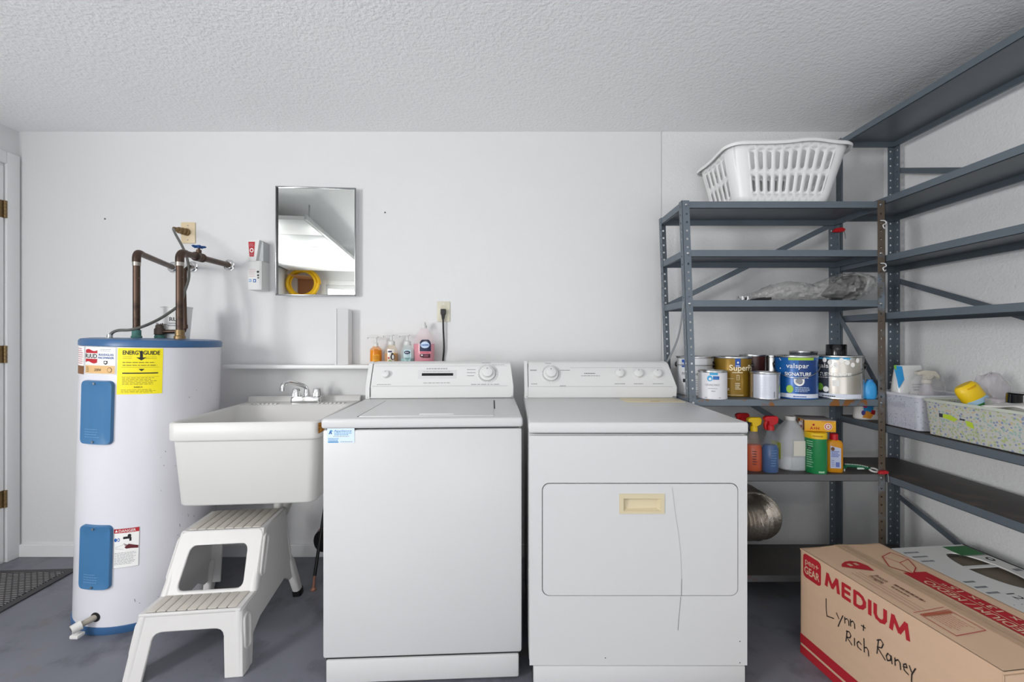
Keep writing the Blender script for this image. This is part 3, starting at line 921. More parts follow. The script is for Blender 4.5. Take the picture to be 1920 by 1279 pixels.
# scratch lines running down the front
p = Print(lambda u, v, l: Vector((u, -.0022 - l, v)), T)
pp = lambda x, y: ((x - 960) / 559 - (DXA + DXB) / 2, CAMH - (y - 640) / 559)
SCR = mat('scratch_grey', '#a9a9ab', .5); SCR2 = mat('dark_scratch', '#77777a', .5)
p.line([pp(*q) for q in ((1260, 915), (1266, 965), (1272, 1000), (1276, 1040), (1277.5, 1085))], .0011, SCR, 1)
p.line([pp(*q) for q in ((1277.5, 1085), (1277, 1117))], .0018, SCR2, 1)
p.done('scratch', do)
p = Print(lambda u, v, l: Vector((u, -.0003 - l, v)), T)
p.line([pp(*q) for q in ((1276.5, 1120), (1273, 1155), (1271, 1182))], .0013, SCR2, 1)
p.done('scratch', dy_)
for x, y in ((1135, 1234), (1387, 1243), (1387, 1203)):
    p = Print(lambda u, v, l: Vector((u, -.0003 - l, v)), T); p.ell(*pp(x, y), .002, .002, SEAMK, 1, 8); p.done('paint_chip', dy_)
DCY = .605
DPROF = [(0, .914, .004), (0, .966, 0), (.06, 1.075, .022), (.08, 1.084, .026), (.135, 1.084, .026), (.135, .914, .004)]
dcn = console(dy_, T, dh, .605, DPROF, 0)
ca, cV, cL = con_map(.605, DPROF, T); cN = Vector((1, 0, 0)).cross(cV)
dk = lambda px: (px - 960) / 394 - (DXA + DXB) / 2
knob(dcn, T, dk(1034), cL * .55, .026, .026, 'timer_knob', ring=.049)
for px in (1165, 1201, 1237): knob(dcn, T, dk(px), cL * .56, .0215, .016)
p = Print(lambda u, v, l: conp(u, v, l), T)
p.greek(dk(1098), dk(1125), cL * .55, cL * .6, 1, INK, 1, .5); p.greek(dk(1092), dk(1132), cL * .44, cL * .5, 1, GREYINK, 1, .4)
for px in (1165, 1201, 1237): p.greek(dk(px - 11), dk(px + 12), cL * .1, cL * .17, 1, GREYINK, 1, .4)
p.greek(dk(995), dk(1010), cL * .66, cL * .76, 1, GREYINK, 1); p.greek(dk(1053), dk(1072), cL * .68, cL * .74, 1, GREYINK, 1); p.greek(dk(996), dk(1012), cL * .1, cL * .16, 1, GREYINK, 1); p.greek(dk(1050), dk(1062), cL * .02, cL * .08, 1, GREYINK, 1)
p.line([(dk(1072), cL * .82), (dk(1250), cL * .82)], .0008, GREYINK, 1); p.line([(dk(994), cL * .02), (dk(1262), cL * .02)], .0012, GREYINK, 1); p.greek(dk(1024), dk(1036), cL * .98, cL * 1.03, 1, GREYINK, 1)
p.done('printing', dcn)
e = MB(T)
e.loft([[(-dh + q, DCY + y, z) for y, z in ((-.003, .914), (-.003, .966), (.058, 1.077), (.08, 1.087), (.08, .914))] for q in (.001, .017)])
e.build('end_cap', PANELW, dcn)
e = MB(T); e.loft([[tuple(conp(-dh + .0185 + a_, v, l)) for a_, v, l in ((0, 0, .0006), (.0022, 0, .0006), (.0022, 0, -.001), (0, 0, -.001))], [tuple(conp(-dh + .0185 + a_, v, l)) for a_, v, l in ((0, cL, .0006), (.0022, cL, .0006), (.0022, cL, -.001), (0, cL, -.001))]])
e.build('cap_seam', SEAMK, dcn)
for x in (-dh + .012, dh - .014, dh - .022):
    e = MB(T); e.cyl((x, .6035, .921), (x, .601, .921), .003, 8); e.build('screw', STEEL, dcn)
ls = MB(T); ls.box(.085, .345, .46, .592, .913, .9165, .002); ls.build('lint_screen_cover', CREAM, dy_, 'yellowed lint screen cover')
ls = MB(T); ls.box(.195, .235, .47, .478, .9165, .918, .0005); ls.build('lint_screen_grip', mat('tan_grip', '#b0996a', .5), dy_)

# ---------------------------------------------------------------- laundry tub
tb = thing('laundry_tub', 'white moulded plastic laundry tub mounted on the wall beside the washer', 'sink', (-1.064, 1.687, .527), (0, 0, R(4.5)))
T = PM[tb.name]
TUBM = mat('white_tub_plastic', '#d0cfcc', .38, vary=.02, vscale=4, spots=[('#bdb8ae', 14, .68, .1)])
ZR = .864 - .527
DEP = .63


def rrc(x0, x1, y0, y1, r, z, n=6):
    return [(x, y, z) for x, y in rr(x1 - x0, y1 - y0, r, n, (x0 + x1) / 2, (y0 + y1) / 2)]


w2 = .2915
rings = [rrc(-w2 + .036, w2 - .036, .036, DEP - .08, .03, 0), rrc(-w2 + .031, w2 - .031, .03, DEP - .06, .033, .002), rrc(-w2 + .0275, w2 - .0275, .026, DEP - .05, .035, .009),
         rrc(-w2 + .012, w2 - .012, .010, DEP, .035, ZR - .076), rrc(-w2 + .002, w2 - .002, .001, DEP, .035, ZR - .071), rrc(-w2, w2, 0, DEP, .035, ZR - .066),
         rrc(-w2, w2, 0, DEP, .035, ZR - .006), rrc(-w2 + .005, w2 - .005, .005, DEP - .004, .032, ZR),
         rrc(-w2 + .016, w2 - .016, .016, DEP - .125, .05, ZR - .001), rrc(-w2 + .022, w2 - .022, .022, DEP - .131, .05, ZR - .008),
         rrc(-w2 + .035, w2 - .035, .035, DEP - .16, .06, ZR - .12), rrc(-w2 + .055, w2 - .055, .055, DEP - .19, .07, .03), rrc(-w2 + .09, w2 - .09, .09, DEP - .23, .06, .014)]
MB(T).loft(rings).build('basin', TUBM, tb, smooth=50)
bk = MB(T)
prof = [(DEP - .035, ZR - .004), (DEP - .026, ZR + .022), (DEP - .02, ZR + .027), (DEP, ZR + .027), (DEP, ZR - .03)]
bk.loft([[(x, y, z) for y, z in prof] for x in (-w2 + .0, w2 - .0)])
bk.build('back_ledge', TUBM, tb, bevel=.004)
rb = MB(T)
for i in range(7):
    for sx in (-1, 1):
        x = sx * (.105 + i * .021)
        rb.box(x - .006, x + .006, DEP - .13, DEP - .1, ZR - .004, ZR + .004, .002)
rb.build('soap_ridge', TUBM, tb, kind='stuff')
FOAM = mat('dried_orange_foam', '#a8711f', .9, vary=.5, vscale=120, bump=1.0, bscale=200, spots=[('#6d4418', 90, .5, .1), ('#d9a640', 110, .62, .05)])
for (y0, y1, z0, z1, e) in ((.0, .05, ZR - .05, ZR - .008, .012), (.33, .37, ZR - .02, ZR - .004, .006)):
    f = MB(T)
    f.grid(lambda u, v: (w2 - .003 + e * (sin(pi * u) ** .5) * (sin(pi * v) ** .5) * (1 + .3 * sin(u * 17 + v * 11)), y0 + (y1 - y0) * u, z0 + (z1 - z0) * v), 10, 10)
    f.build('foam_patch', FOAM, tb, 'orange brown dried foam patch')
tl = MB(T); tl.cyl((0, .3, -.06), (0, .3, .02), .022, 16); tl.tube([(0, .3, -.05), (0, .3, -.12), (0, .36, -.16), (0, .42, -.12), (0, .6, -.1)], .02, 12)
tl.build('drain_trap', WHITE, tb)
br_ = MB(T); br_.box(-.2, -.17, DEP - .06, DEP + .01, -.05, .2); br_.box(.17, .2, DEP - .06, DEP + .01, -.05, .2); br_.build('wall_bracket', STEEL, tb)

fz = .527 + ZR
fa = thing('faucet', 'chrome two handle faucet on the back ledge of the laundry tub', 'faucet', tuple(T @ Vector((.035, DEP - .09, ZR))), (0, 0, R(4.5)))
TF = PM[fa.name]
m = MB(TF); m.loft([[(x, y, z) for x, y in rr(.15 * s_, .055 * s_, .012, 4)] for s_, z in ((1, -.001), (1.0, .012), (.96, .03), (.86, .036))]); m.build('base', CHROME, fa)
for sx in (-1, 1):
    m = MB(TF); rg = []
    for (z, r_) in ((.034, .012), (.036, .021), (.07, .017), (.076, .013)):
        rg.append([(sx * .052 + r_ * (1 + .12 * cos(6 * a)) * cos(a), r_ * (1 + .12 * cos(6 * a)) * sin(a), z) for a in [2 * pi * i / 36 for i in range(36)]])
    m.loft(rg); m.build('handle', CHROME, fa)
m = MB(TF); m.lathe([(.02, .034), (.016, .045), (.013, .07)], (0, 0, 0), 18)
m.tube(smooth_path([(0, 0, .06), (-.003, -.004, .08), (-.014, -.03, .095), (-.042, -.085, .114), (-.056, -.11, .117), (-.063, -.125, .107), (-.065, -.13, .085)], 6), .0105, 14)
m.cyl((-.065, -.13, .094), (-.065, -.13, .078), .0125, 14)
m.build('spout', CHROME, fa)

# ---------------------------------------------------------------- step stool
STM = mat('stool_white_plastic', '#cfcdcb', .42, vary=.015)
TREAD = mat('stool_tread_grip', '#c4beb5', .55, vary=.03)
st = thing('step_stool', 'white moulded plastic two step stool on the floor under the laundry tub', 'step stool', (-1.145, 1.483, 0), (0, 0, R(6.3)))
T = PM[st.name]
hwz = lambda z: .2 - .036 * z / .42 - (.016 * max(0, (z - .2)) / .02 if z < .22 else .016) * 0
Z1, Z2 = .22, .42


def xw(z): return .198 - .042 * min(1, z / Z1) * .6 - .014 * max(0, (z - Z1) / (Z2 - Z1))


body = MB(T)
# lower front: an arch between two splayed legs
def f1(u, v, w): return (u, .045 * v / Z1 + w, v)
a_ = []
o1 = [(-xw(0), 0), (-xw(.12), .12), (-xw(Z1) + .004, Z1 - .012), (-xw(Z1) + .018, Z1), (xw(Z1) - .018, Z1), (xw(Z1) - .004, Z1 - .012), (xw(.12), .12), (xw(0), 0),
      (.135, 0), (.12, .118), (.1185, .132), (.114, .144), (.106, .152), (.094, .156), (.08, .157), (-.08, .157), (-.094, .156), (-.106, .152), (-.114, .144), (-.1185, .132), (-.12, .118), (-.135, 0)]
body.plate(o1, f1, 0, .011)
# lower tread, upper riser with a window, upper tread
body.loft([[(sx * (xw(Z1) - .002), y, z) for y, z in ((.04, Z1), (.175, Z1), (.175, Z1 - .012), (.04, Z1 - .012))] for sx in (-1, 1)])
def f2(u, v, w): return (u, .15 + .5 * (v - Z1) + w, v)
oo = resample([(-xw(Z1) + .004, Z1 - .01), (xw(Z1) - .004, Z1 - .01), (xw(Z2) - .002, Z2 - .012), (xw(Z2) - .016, Z2), (-xw(Z2) + .016, Z2), (-xw(Z2) + .002, Z2 - .012)], 72)
ii = resample([(x_ * (1 - .1 * (z_ - .24) / .13), z_) for x_, z_ in rr(.236, .142, .022, 5, 0, .3)], 72)
body.plate(oo, f2, 0, .011, align(oo, ii))
body.loft([[(sx * (xw(Z2) - .002), y, z) for y, z in ((.252, Z2), (.46, Z2), (.46, Z2 - .012), (.252, Z2 - .012))] for sx in (-1, 1)])
# side walls
side_poly = [(0, 0), (.045, Z1 - .005), (.152, Z1 - .003), (.25, Z2 - .003), (.46, Z2 - .003), (.482, .25), (.488, .1), (.44, .1), (.39, .135), (.16, .115), (.1, .09), (.07, 0)]
for sx in (-1, 1):
    def f3(u, v, w, sx=sx): return (sx * (xw(v) - w), u, v)
    body.plate(side_poly, f3, .001, .01)
    # stiff corner legs: rounded channel columns
    cc = MB()
    for (ya, za, yb, zb, rw) in ((.028, 0.0, .064, Z1 - .006, .026), (.168, Z1 - .005, .272, Z2 - .008, .022)):
        rings = []
        for i in range(7):
            t = i / 6; z = za + (zb - za) * t; y = ya + (yb - ya) * t
            r_ = rw * (1.1 - .2 * t)
            rings.append([(sx * (xw(z) - .016) + x_, y + y_, z) for x_, y_ in rr(.034, r_ * 2, .015, 4)])
        body.loft(rings)
# rear panel and rear legs
def f5(u, v, w): return (u, .488 - .028 * v / Z2 - w, v)
orr = [(-xw(.09), .09), (-xw(Z2) + .003, Z2), (xw(Z2) - .003, Z2), (xw(.09), .09), (.13, .09), (.115, .27), (.095, .29), (-.095, .29), (-.115, .27), (-.13, .09)]
body.plate(orr, f5, 0, .009)
bo = body.build('body', STM, st, bevel=.0035)
for sx in (-1, 1):
    m = MB(T)
    m.loft([[(sx * (xw(z) - dx) + x_, yy + y_, z) for x_, y_ in rr(.036 * s_, .05 * s_, .012, 4)] for z, yy, dx, s_ in ((.024, .497, .0, .92), (.09, .488, .006, 1), (.17, .478, .012, .95), (.2, .474, .016, .6))])
    m.build('rear_leg', STM, st, bevel=.002)
    m = MB(T); m.loft([[(sx * (xw(z)) + x_, .5 + y_, z) for x_, y_ in rr(.037, .051, .012, 4)] for z in (0, .026)]); m.build('rubber_foot', BLACK, st)
    # raised rims of the hand slots on the legs
    for (ya, za, yb, zb, wd) in ((.047, .075, .068, .185, .019), (.2, Z1 + .035, .262, Z2 - .03, .016)):
        c0 = Vector((sx * (xw(za) + .001), ya, za)); c1 = Vector((sx * (xw(zb) + .001), yb, zb))
        d = (c1 - c0).normalized(); q = Vector((0, 1, 0)); q = (q - d * q.dot(d)).normalized(); L_ = (c1 - c0).length
        ring = [c0 + d * v + q * u for u, v in rr(wd * 2, L_, wd * .95, 6, 0, L_ / 2)]
        m = MB(T); m.tube(ring, .0055, 8, closed=True); m.build('slot_rim', STM, st)
for (y0, y1, z, n, w_) in ((.05, .148, Z1, 9, xw(Z1)), (.262, .455, Z2, 8, xw(Z2))):
    m = MB(T); span = 2 * w_ - .04; p_ = span / n
    for i in range(n):
        x = -span / 2 + p_ * (i + .5)
        m.box(x - p_ / 2 + .0022, x + p_ / 2 - .0022, y0, y1, z - .001, z + .0028, .0018)
    m.build('tread', TREAD, st, 'grey beige ribbed tread')
p = Print(lambda u, v, l: Vector((u, .47 - l, v)), T); p.rect(.06, .12, .305, .35, BLUEINK, 1); p.ell(.09, .327, .018, .018, PAPER, 2); p.ell(.09, .327, .012, .012, BLUEINK, 3)
p.done('blue_label', st)
# ---------------------------------------------------------------- on the back wall
mc = thing('mirror_cabinet', 'slim chrome framed mirror cabinet hanging slightly ajar on the wall above the plank shelf', 'mirror', tuple(at(597, 556, YB)))
mx0, mx1 = at(522, 0, 2.315).x, at(669, 0, 2.33).x
mz1, mz0 = at(0, 355, 2.33).z, at(0, 556, 2.33).z
MB().box(mx0 + .008, mx1 - .002, YB - .026, YB, mz0 + .004, mz1 - .004, .002).build('case', mat('white_steel_case', '#d8d8d8', .4), mc)
PM['_m'] = _mx((mx1, YB - .03, 0), (0, 0, R(4.2)))
T = PM['_m']; wm = mx1 - mx0
MB(T).box(-wm + .004, -.004, -.006, -.002, mz0 + .004, mz1 - .004).build('mirror_glass', mat('mirror_silver', '#e8ece8', .015, 1.0), mc)
m = MB(T); fw = .0065
for (a, b, c, d) in ((-wm, -wm + fw, mz0, mz1), (-fw, 0, mz0, mz1), (-wm, 0, mz0, mz0 + fw), (-wm, 0, mz1 - fw, mz1)): m.box(a, b, -.012, 0, c, d, .002)
m.build('frame', mat('dull_chrome', '#8d8e90', .22, 1.0), mc)
m = MB(T); m.box(-wm + fw, -wm + fw + .006, -.0085, -.006, mz0 + fw, mz1 - fw); m.build('edge_gap_shade', BLACK, mc)  # black strip stands in for the shade in the ajar door's gap

# cup dispenser: a white carton with a slanted window
ds = thing('cup_dispenser', 'tall white carton with a red label fixed on the wall left of the mirror', 'dispenser', tuple(at(484, 545, YB)))
sx0, sx1 = at(467.5, 0, 2.29).x, at(497, 0, 2.31).x
sz0, sz1, szm = at(0, 545, 2.3).z, at(0, 452, 2.3).z, at(0, 491, 2.3).z
MB().box(sx0, sx1, YB - .075, YB, sz0, szm, .003).build('carton', mat('white_carton', '#dcdcda', .55), ds)
m = MB()
m.loft([[(sx0, YB - .075, szm), (sx1 - .03, YB - .075, szm), (sx1 - .012, YB - .075, sz1), (sx0, YB - .075, sz1)], [(sx0, YB - .005, szm), (sx1 - .03, YB - .005, szm), (sx1 - .012, YB - .005, sz1), (sx0, YB - .005, sz1)]])
m.build('front_flap', mat('white_carton', '#dcdcda', .55), ds)
m = MB(); m.loft([[(sx1 - .03, y, szm), (sx1, y, szm), (sx1, y, sz1 - .01), (sx1 - .014, y, sz1)] for y in (YB - .06, YB)]); m.build('side_panel', mat('grey_carton', '#b9bdbd', .55), ds)
p = Print(on_plane((sx0, YB - .0751, sz0), (1, 0, 0), (0, 0, 1)))
W_, H_ = sx1 - sx0, sz1 - sz0
p.poly([(.12 * W_, .665 * H_), (.44 * W_, .665 * H_), (.52 * W_, .96 * H_), (.03 * W_, .96 * H_)], REDINK, 1)
p.ell(.28 * W_, .79 * H_, .14 * W_, .045 * H_, PAPER, 2); p.ell(.28 * W_, .79 * H_, .08 * W_, .025 * H_, REDINK, 3)
p.greek(.1 * W_, .45 * W_, .86 * H_, .93 * H_, 2, mat('pink_print', '#c98c94', .6), 2, .4); p.greek(.16 * W_, .42 * W_, .68 * H_, .73 * H_, 2, mat('pink_print', '#c98c94', .6), 2, .4)
for (u, v, s_) in ((.74, .36, .12), (.75, .29, .1), (.76, .24, .08)):
    p.poly([((u + s_ * cos(a) * (1 if i % 2 else .6)) * W_, v * H_ + s_ * .9 * W_ * sin(a) * (1 if i % 2 else .6)) for i, a in enumerate([2 * pi * j / 10 for j in range(10)])], INK, 2)
p.greek(.08 * W_, .6 * W_, .25 * H_, .42 * H_, 5, mat('pink_print', '#c98c94', .6), 1, .2)
p.rect(.08 * W_, .25 * W_, .16 * H_, .21 * H_, mat('mid_blue_print', '#4a90c8', .5), 1); p.rect(.38 * W_, .6 * W_, .15 * H_, .215 * H_, BLUEINK, 1); p.ell(.49 * W_, .18 * H_, .06 * W_, .016 * H_, PAPER, 2); p.ell(.16 * W_, .185 * H_, .05 * W_, .013 * H_, PAPER, 2)
p.line([(.9 * W_, .1 * H_), (.9 * W_, .6 * H_)], .001, GREYINK, 1)
p.done('printing', ds)

# white folded panel standing on the plank shelf
fp = thing('folded_carton', 'narrow white folded carton leaning against the wall on the plank shelf', 'carton', tuple(at(641, 682, 2.28)))
fx0, fx1 = at(628, 0, 2.262).x, at(653, 0, 2.285).x; fz1 = at(0, 580, 2.28).z
m = MB(); m.loft([[(fx0, 2.262, z), (fx0 + .012, 2.258, z), (fx1, 2.285, z), (fx1, 2.34, z), (fx0 + .006, 2.34, z)] for z in (LZ, fz1)])
m.build('folded_sheet', mat('satin_white_sheet', '#dedede', .45), fp, bevel=.0015)
m = MB(); m.box(fx0 + .011, fx0 + .0125, 2.2565, 2.2575, LZ, fz1); m.build('fold_line', GREYINK, fp)

# wall outlet, plug and cord
ot = thing('wall_outlet', 'cream wall outlet plate above the washing machine with a plug in it', 'outlet', tuple(at(832, 604, YB)))
oc = at(832, 585, YB)
MB().box(oc.x - .0355, oc.x + .0355, YB - .006, YB, oc.z - .056, oc.z + .056, .003).build('plate', mat('cream_plate', '#cfcbb8', .4), ot)
m = MB(); m.lathe([(.0165, 0), (.0165, .002)], (oc.x, YB - .0055, oc.z + .02), 20, (0, -1, 0)); m.build('socket', mat('cream_socket', '#c5c0ab', .4), ot)
m = MB(); m.cyl((oc.x, YB - .0075, oc.z + .045), (oc.x, YB - .005, oc.z + .045), .003, 8); m.build('screw', STEEL, ot)
pc = thing('power_cord', 'black power cord hanging from the wall outlet down behind the washing machine', 'cord', (oc.x, YB - .03, oc.z - .02))
m = MB(); m.loft([[(oc.x + u, y, oc.z - .002 + v) for u, v in rr(w_, h_, .005, 3)] for w_, h_, y in ((.028, .028, YB - .007), (.03, .032, YB - .02), (.022, .028, YB - .034))])
m.loft([[(oc.x + u, YB - .022 + v * .8, z) for u, v in rr(w_, w_, .004, 3)] for w_, z in ((.022, oc.z - .012), (.012, oc.z - .045))]); m.build('plug', BLACK, pc)
m = MB(); m.tube(smooth_path([(oc.x, YB - .022, oc.z - .03), (oc.x + .001, YB - .02, oc.z - .1), (oc.x + .004, YB - .016, oc.z - .2), (oc.x - .002, YB - .018, oc.z - .29), (oc.x + .02, YB - .11, oc.z - .38), (oc.x + .05, YB - .12, .6)], 6), .005, 8); m.build('cable', BLACK, pc)
for (px, py, lb) in ((722, 399, 'tiny dark nail head in the wall to the right of the mirror'), (197, 411, 'tiny dark nail head in the wall above the water heater')):
    c = at(px, py, YB); m = MB(); m.lathe([(.004, -.004), (.0045, .001), (.003, .003)], c, 10, (0, -1, 0)); m.build('nail', mat('dark_nail', '#5a5654', .5, .5), label=lb, cat='nail')

# ---------------------------------------------------------------- soap bottles on the plank shelf
def clear(name, col, a=.35, r=.12): return mat(name, col, r, alpha=a)


CLEARP = clear('clear_plastic', '#e9edef', .28)


def pump_bottle(label, px, D, rw, h, hs, liquid, lfill, hue, neck, prints, noz=-1):
    x = at(px, 0, D).x
    t = thing('soap_bottle', label, 'bottle', (x, D, LZ), group=None)
    pr = lambda a, b: [(rw * f, h * z) for f, z in hs if a <= z <= b]
    MB().lathe([(rw * f, LZ + h * z) for f, z in hs], (x, D, 0), 28).build('shell', hue, t)
    lq = [(rw * f * .93, LZ + h * z + .0015) for f, z in hs if z <= lfill]
    MB().lathe(lq, (x, D, 0), 28).build('liquid', liquid, t)
    zt = LZ + h * hs[-1][1]
    PW = mat('pump_white', '#d4d5d3', .4)
    m = MB(); m.lathe([(neck, zt - .004), (neck, zt + .016), (neck * .7, zt + .02), (.006, zt + .022), (.006, zt + .05)], (x, D, 0), 20)
    m.box(x + noz * .045 if noz < 0 else x - .012, x + .012 if noz < 0 else x + noz * .045, D - .011, D + .011, zt + .046, zt + .054, .003)
    if noz < 0: m.cyl((x - .043, D, zt + .05), (x - .046, D, zt + .04), .004, 8)
    m.build('pump', PW, t)
    p = Print(on_cyl(x, D, rw * 1.005, camth(x, D), LZ), None, .008)
    prints(p, h); p.done('front_label', t)


S1 = [(0.92, 0), (1, .03), (1, .78), (.9, .88), (.55, .97), (.5, 1)]


def pr1(p, h):
    DO = mat('dark_orange_print', '#c9760d', .5)
    p.rect(-.018, .018, .05 * h, .55 * h, mat('gold_label', '#e0a02a', .5), 1); p.greek(-.014, .014, .1 * h, .22 * h, 3, DO, 2); p.greek(-.013, .013, .62 * h, .7 * h, 1, DO, 1); p.rect(-.01, .01, .75 * h, .86 * h, DO, 1); p.greek(-.014, .014, .3 * h, .5 * h, 3, DO, 2)


pump_bottle('smallest bottle of orange soap with a white pump, at the left end of the bottles', 705, 2.285, .031, .098, S1, mat('orange_soap', '#ef9408', .25), .82, clear('orange_shell', '#f0a020', .45), .012, pr1)
S2 = [(.9, 0), (1, .04), (1.03, .3), (1, .55), (.88, .75), (.62, .9), (.58, 1)]


def pr2(p, h):
    p.rect(-.022, .014, .08 * h, .78 * h, clear('clear_label', '#f3efe8', .8), 1)
    p.ell(.006, .4 * h, .011, .016, INK, 2); p.ell(.0075, .4 * h, .0055, .012, PAPER, 3); p.ell(.004, .4 * h + .016, .006, .005, INK, 3)
    p.rect(-.018, .002, .62 * h, .7 * h, mat('dark_blue_print', '#2a3558', .5), 2); p.ell(-.008, .2 * h, .008, .006, mat('leaf_green', '#7a9a4c', .6), 2); p.ell(.0, .16 * h, .009, .005, mat('olive_print', '#8d8420', .6), 3); p.ell(-.014, .35 * h, .004, .005, REDINK, 3); p.ell(.012, .55 * h, .006, .004, mat('gold_label', '#e0a02a', .5), 2)


pump_bottle('rounded clear pump bottle of amber soap with a bird on its label', 734, 2.28, .0355, .108, S2, mat('amber_soap', '#c9791c', .25), .66, clear('amber_clear', '#ead8b8', .3), .018, pr2)


def pr3(p, h):
    p.poly([(-.019, .75 * h), (.016, .75 * h), (.02, .45 * h), (.014, .2 * h), (-.001, .12 * h), (-.016, .2 * h), (-.022, .45 * h)], mat('pale_aqua_label', '#c4dfe4', .5), 1)
    p.ell(-.002, .62 * h, .016, .009, mat('dark_blue_print', '#2a3558', .5), 2); p.greek(-.012, .009, .59 * h, .65 * h, 1, PAPER, 3, .5); p.poly([(-.018, .36 * h), (.015, .36 * h), (.008, .28 * h), (-.01, .28 * h)], mat('teal_print', '#4f9096', .5), 2)


pump_bottle('rounded clear pump bottle of pale teal soap with an aqua label', 764, 2.28, .0355, .108, S2, mat('teal_soap', '#86c0bf', .25), .3, clear('aqua_clear', '#dbe9e9', .3), .018, pr3)
# tall pink dish soap
x, D = at(795, 0, 2.295).x, 2.295
t = thing('dish_soap_bottle', 'tall bottle of pink dish soap with a navy label and white cap', 'bottle', (x, D, LZ))
sec = [(.0, .05), (.01, .056), (.06, .058), (.11, .0575), (.14, .05), (.17, .035), (.19, .02), (.196, .0145), (.2, .014)]


def osec(z, r, k=1.0): return [(x + r * k * cos(2 * pi * i / 32), D + r * k * .6 * sin(2 * pi * i / 32), LZ + z) for i in range(32)]


MB().loft([osec(z, r) for z, r in sec]).build('shell', clear('pale_pink_clear', '#ecdcdf', .3), t)
MB().loft([osec(z + .001, r, .95) for z, r in sec if z < .12]).build('liquid', mat('pink_soap', '#d9637c', .25), t)
MB().lathe([(.0155, 0), (.0155, .012), (.011, .016), (.009, .03), (.001, .031)], (x, D, LZ + .197), 18).build('cap', mat('pump_white', '#d4d5d3', .4), t)
th = camth(x, D)
p = Print(lambda u, v, l: Vector((x + (.0585 * sin(u / .05 + th) * (1 if v < .11 else 1 - (v - .11) * 3)), D - (.0355 * cos(u / .05 + th) + .001 + l) * (1 if v < .11 else 1 - (v - .11) * 3.5), LZ + v)), None, .006)
NAVY = mat('navy_print', '#1b2340', .5)
p.rect(-.024, .03, .072, .118, NAVY, 1); p.poly([(-.024 + .054 * i / 10, .118) for i in range(11)] + [(.03 - .012 * i / 4, .118 + .016 * sin(i / 4 * pi / 2)) for i in range(5)] + [(-.012 - .012 * i / 4, .134 - .016 * (1 - cos(i / 4 * pi / 2))) for i in range(5)], NAVY, 1)
p.ell(.001, .106, .021, .017, mat('sky_print', '#c9dcf2', .5), 2); p.text('DAWN', .001, .1, .011, mat('royal_print', '#1f4fa0', .5), 3, bold=.03, width=.034)
p.rect(-.024, .03, .06, .072, mat('rose_label', '#e48a9c', .5), 1); p.greek(-.02, .026, .062, .07, 1, REDINK, 2)
p.ell(-.012, .05, .011, .01, mat('maroon_print', '#4c2030', .5), 2); p.rect(-.01, .026, .038, .058, mat('maroon_print', '#4c2030', .5), 1); p.ell(-.013, .052, .004, .004, PAPER, 3); p.greek(-.004, .022, .042, .055, 2, mat('rose_label', '#e48a9c', .5), 2, .3)
p.greek(-.02, .022, .024, .03, 1, mat('rose_label', '#e48a9c', .5), 1)
p.done('front_label', t)

# black pole with a red-rimmed round thing standing behind the washer
c = at(606, 1002, 2.15)
bp_ = thing('black_stand', 'thin black pole with a copper foot and red rimmed disc beside the washer', 'stand', (at(596, 0, 2.05).x, 2.05, 0))
m = MB(); f0 = at(590, 1092, 2.03); f1_ = at(606, 1002, 2.15)
m.cyl(f0 + Vector((0, 0, .03)), f1_ + Vector((.01, 0, .15)), .0075, 10); m.build('pole', BLACK, bp_)
m = MB(); m.cyl((f0.x - .006, f0.y, .0), f0 + Vector((0, 0, .035)), .007, 10, .006); m.lathe([(.012, 0), (.013, .006), (.007, .012)], (f0.x - .006, f0.y, 0), 12); m.build('pole_foot', mat('copper_foot', '#b98672', .4, .6), bp_, 'copper coloured foot')
m = MB(); dq = Vector((-.35, -1, .1)).normalized(); m.lathe([(.055, 0), (.058, .012), (.05, .03), (.02, .036)], at(611, 1012, 2.16), 28, dq); m.build('disc', BLACK, bp_)
m = MB(); m.lathe([(.057, -.006), (.062, -.002), (.062, .006), (.057, .01)], at(611, 1012, 2.16), 28, dq); m.build('rim', RED, bp_, 'red rim')

# ---------------------------------------------------------------- dryer exhaust duct
m = MB(); path = smooth_path([(.87, 2.075, .325), (1.0, 2.07, .325), (1.1, 2.07, .325), (1.19, 2.09, .323), (1.235, 2.15, .318), (1.245, 2.24, .315), (1.245, YB - .002, .315)], 10)
rnd = random.Random(5)
m.tube(path, [.096 + (.007 if i % 2 else -.007) + rnd.uniform(-.002, .002) for i in range(len(path))], 36)
m.build('exhaust_duct', mat('crinkled_foil', '#b3aa9e', .33, .85, vary=.3, vscale=25, bump=.5, bscale=70), label='crinkled silver exhaust duct curving out behind the clothes dryer', cat='duct', smooth=25)
# ---------------------------------------------------------------- steel shelving
PW_, PT = .034, .0016          # post flange width and sheet thickness
PITCH, HOLE = .0375, .0085


def strip(mb, fn, length, width, k=0, start=.03):
    """a perforated strip; fn(a along, b across, t through) -> point"""
    rows = [0.0]; a = start
    holes = []
    while a + HOLE < length - .012:
        rows += [a, a + HOLE]; holes.append(len(rows) - 2); a += PITCH
    rows.append(length)
    c0 = width * .5 - HOLE / 2 + .003
    cols = [0, c0, c0 + HOLE, width]
    vs = [fn(r, c, t) for t in (0, PT) for r in rows for c in cols]
    nr = len(rows); o2 = nr * 4; fs = []
    hs = set(holes)
    for i in range(nr - 1):
        for j in range(3):
            q = (i * 4 + j, i * 4 + j + 1, i * 4 + j + 5, i * 4 + j + 4)
            if i in hs and j == 1:
                for a_, b_ in zip(q, q[1:] + q[:1]): fs.append((a_, b_, b_ + o2, a_ + o2))
                continue
            fs.append(q); fs.append(tuple(x + o2 for x in reversed(q)))
        for j in (0, 3): fs.append((i * 4 + j, i * 4 + 4 + j, i * 4 + 4 + j + o2, i * 4 + j + o2))
    mb.add(vs, fs, k)


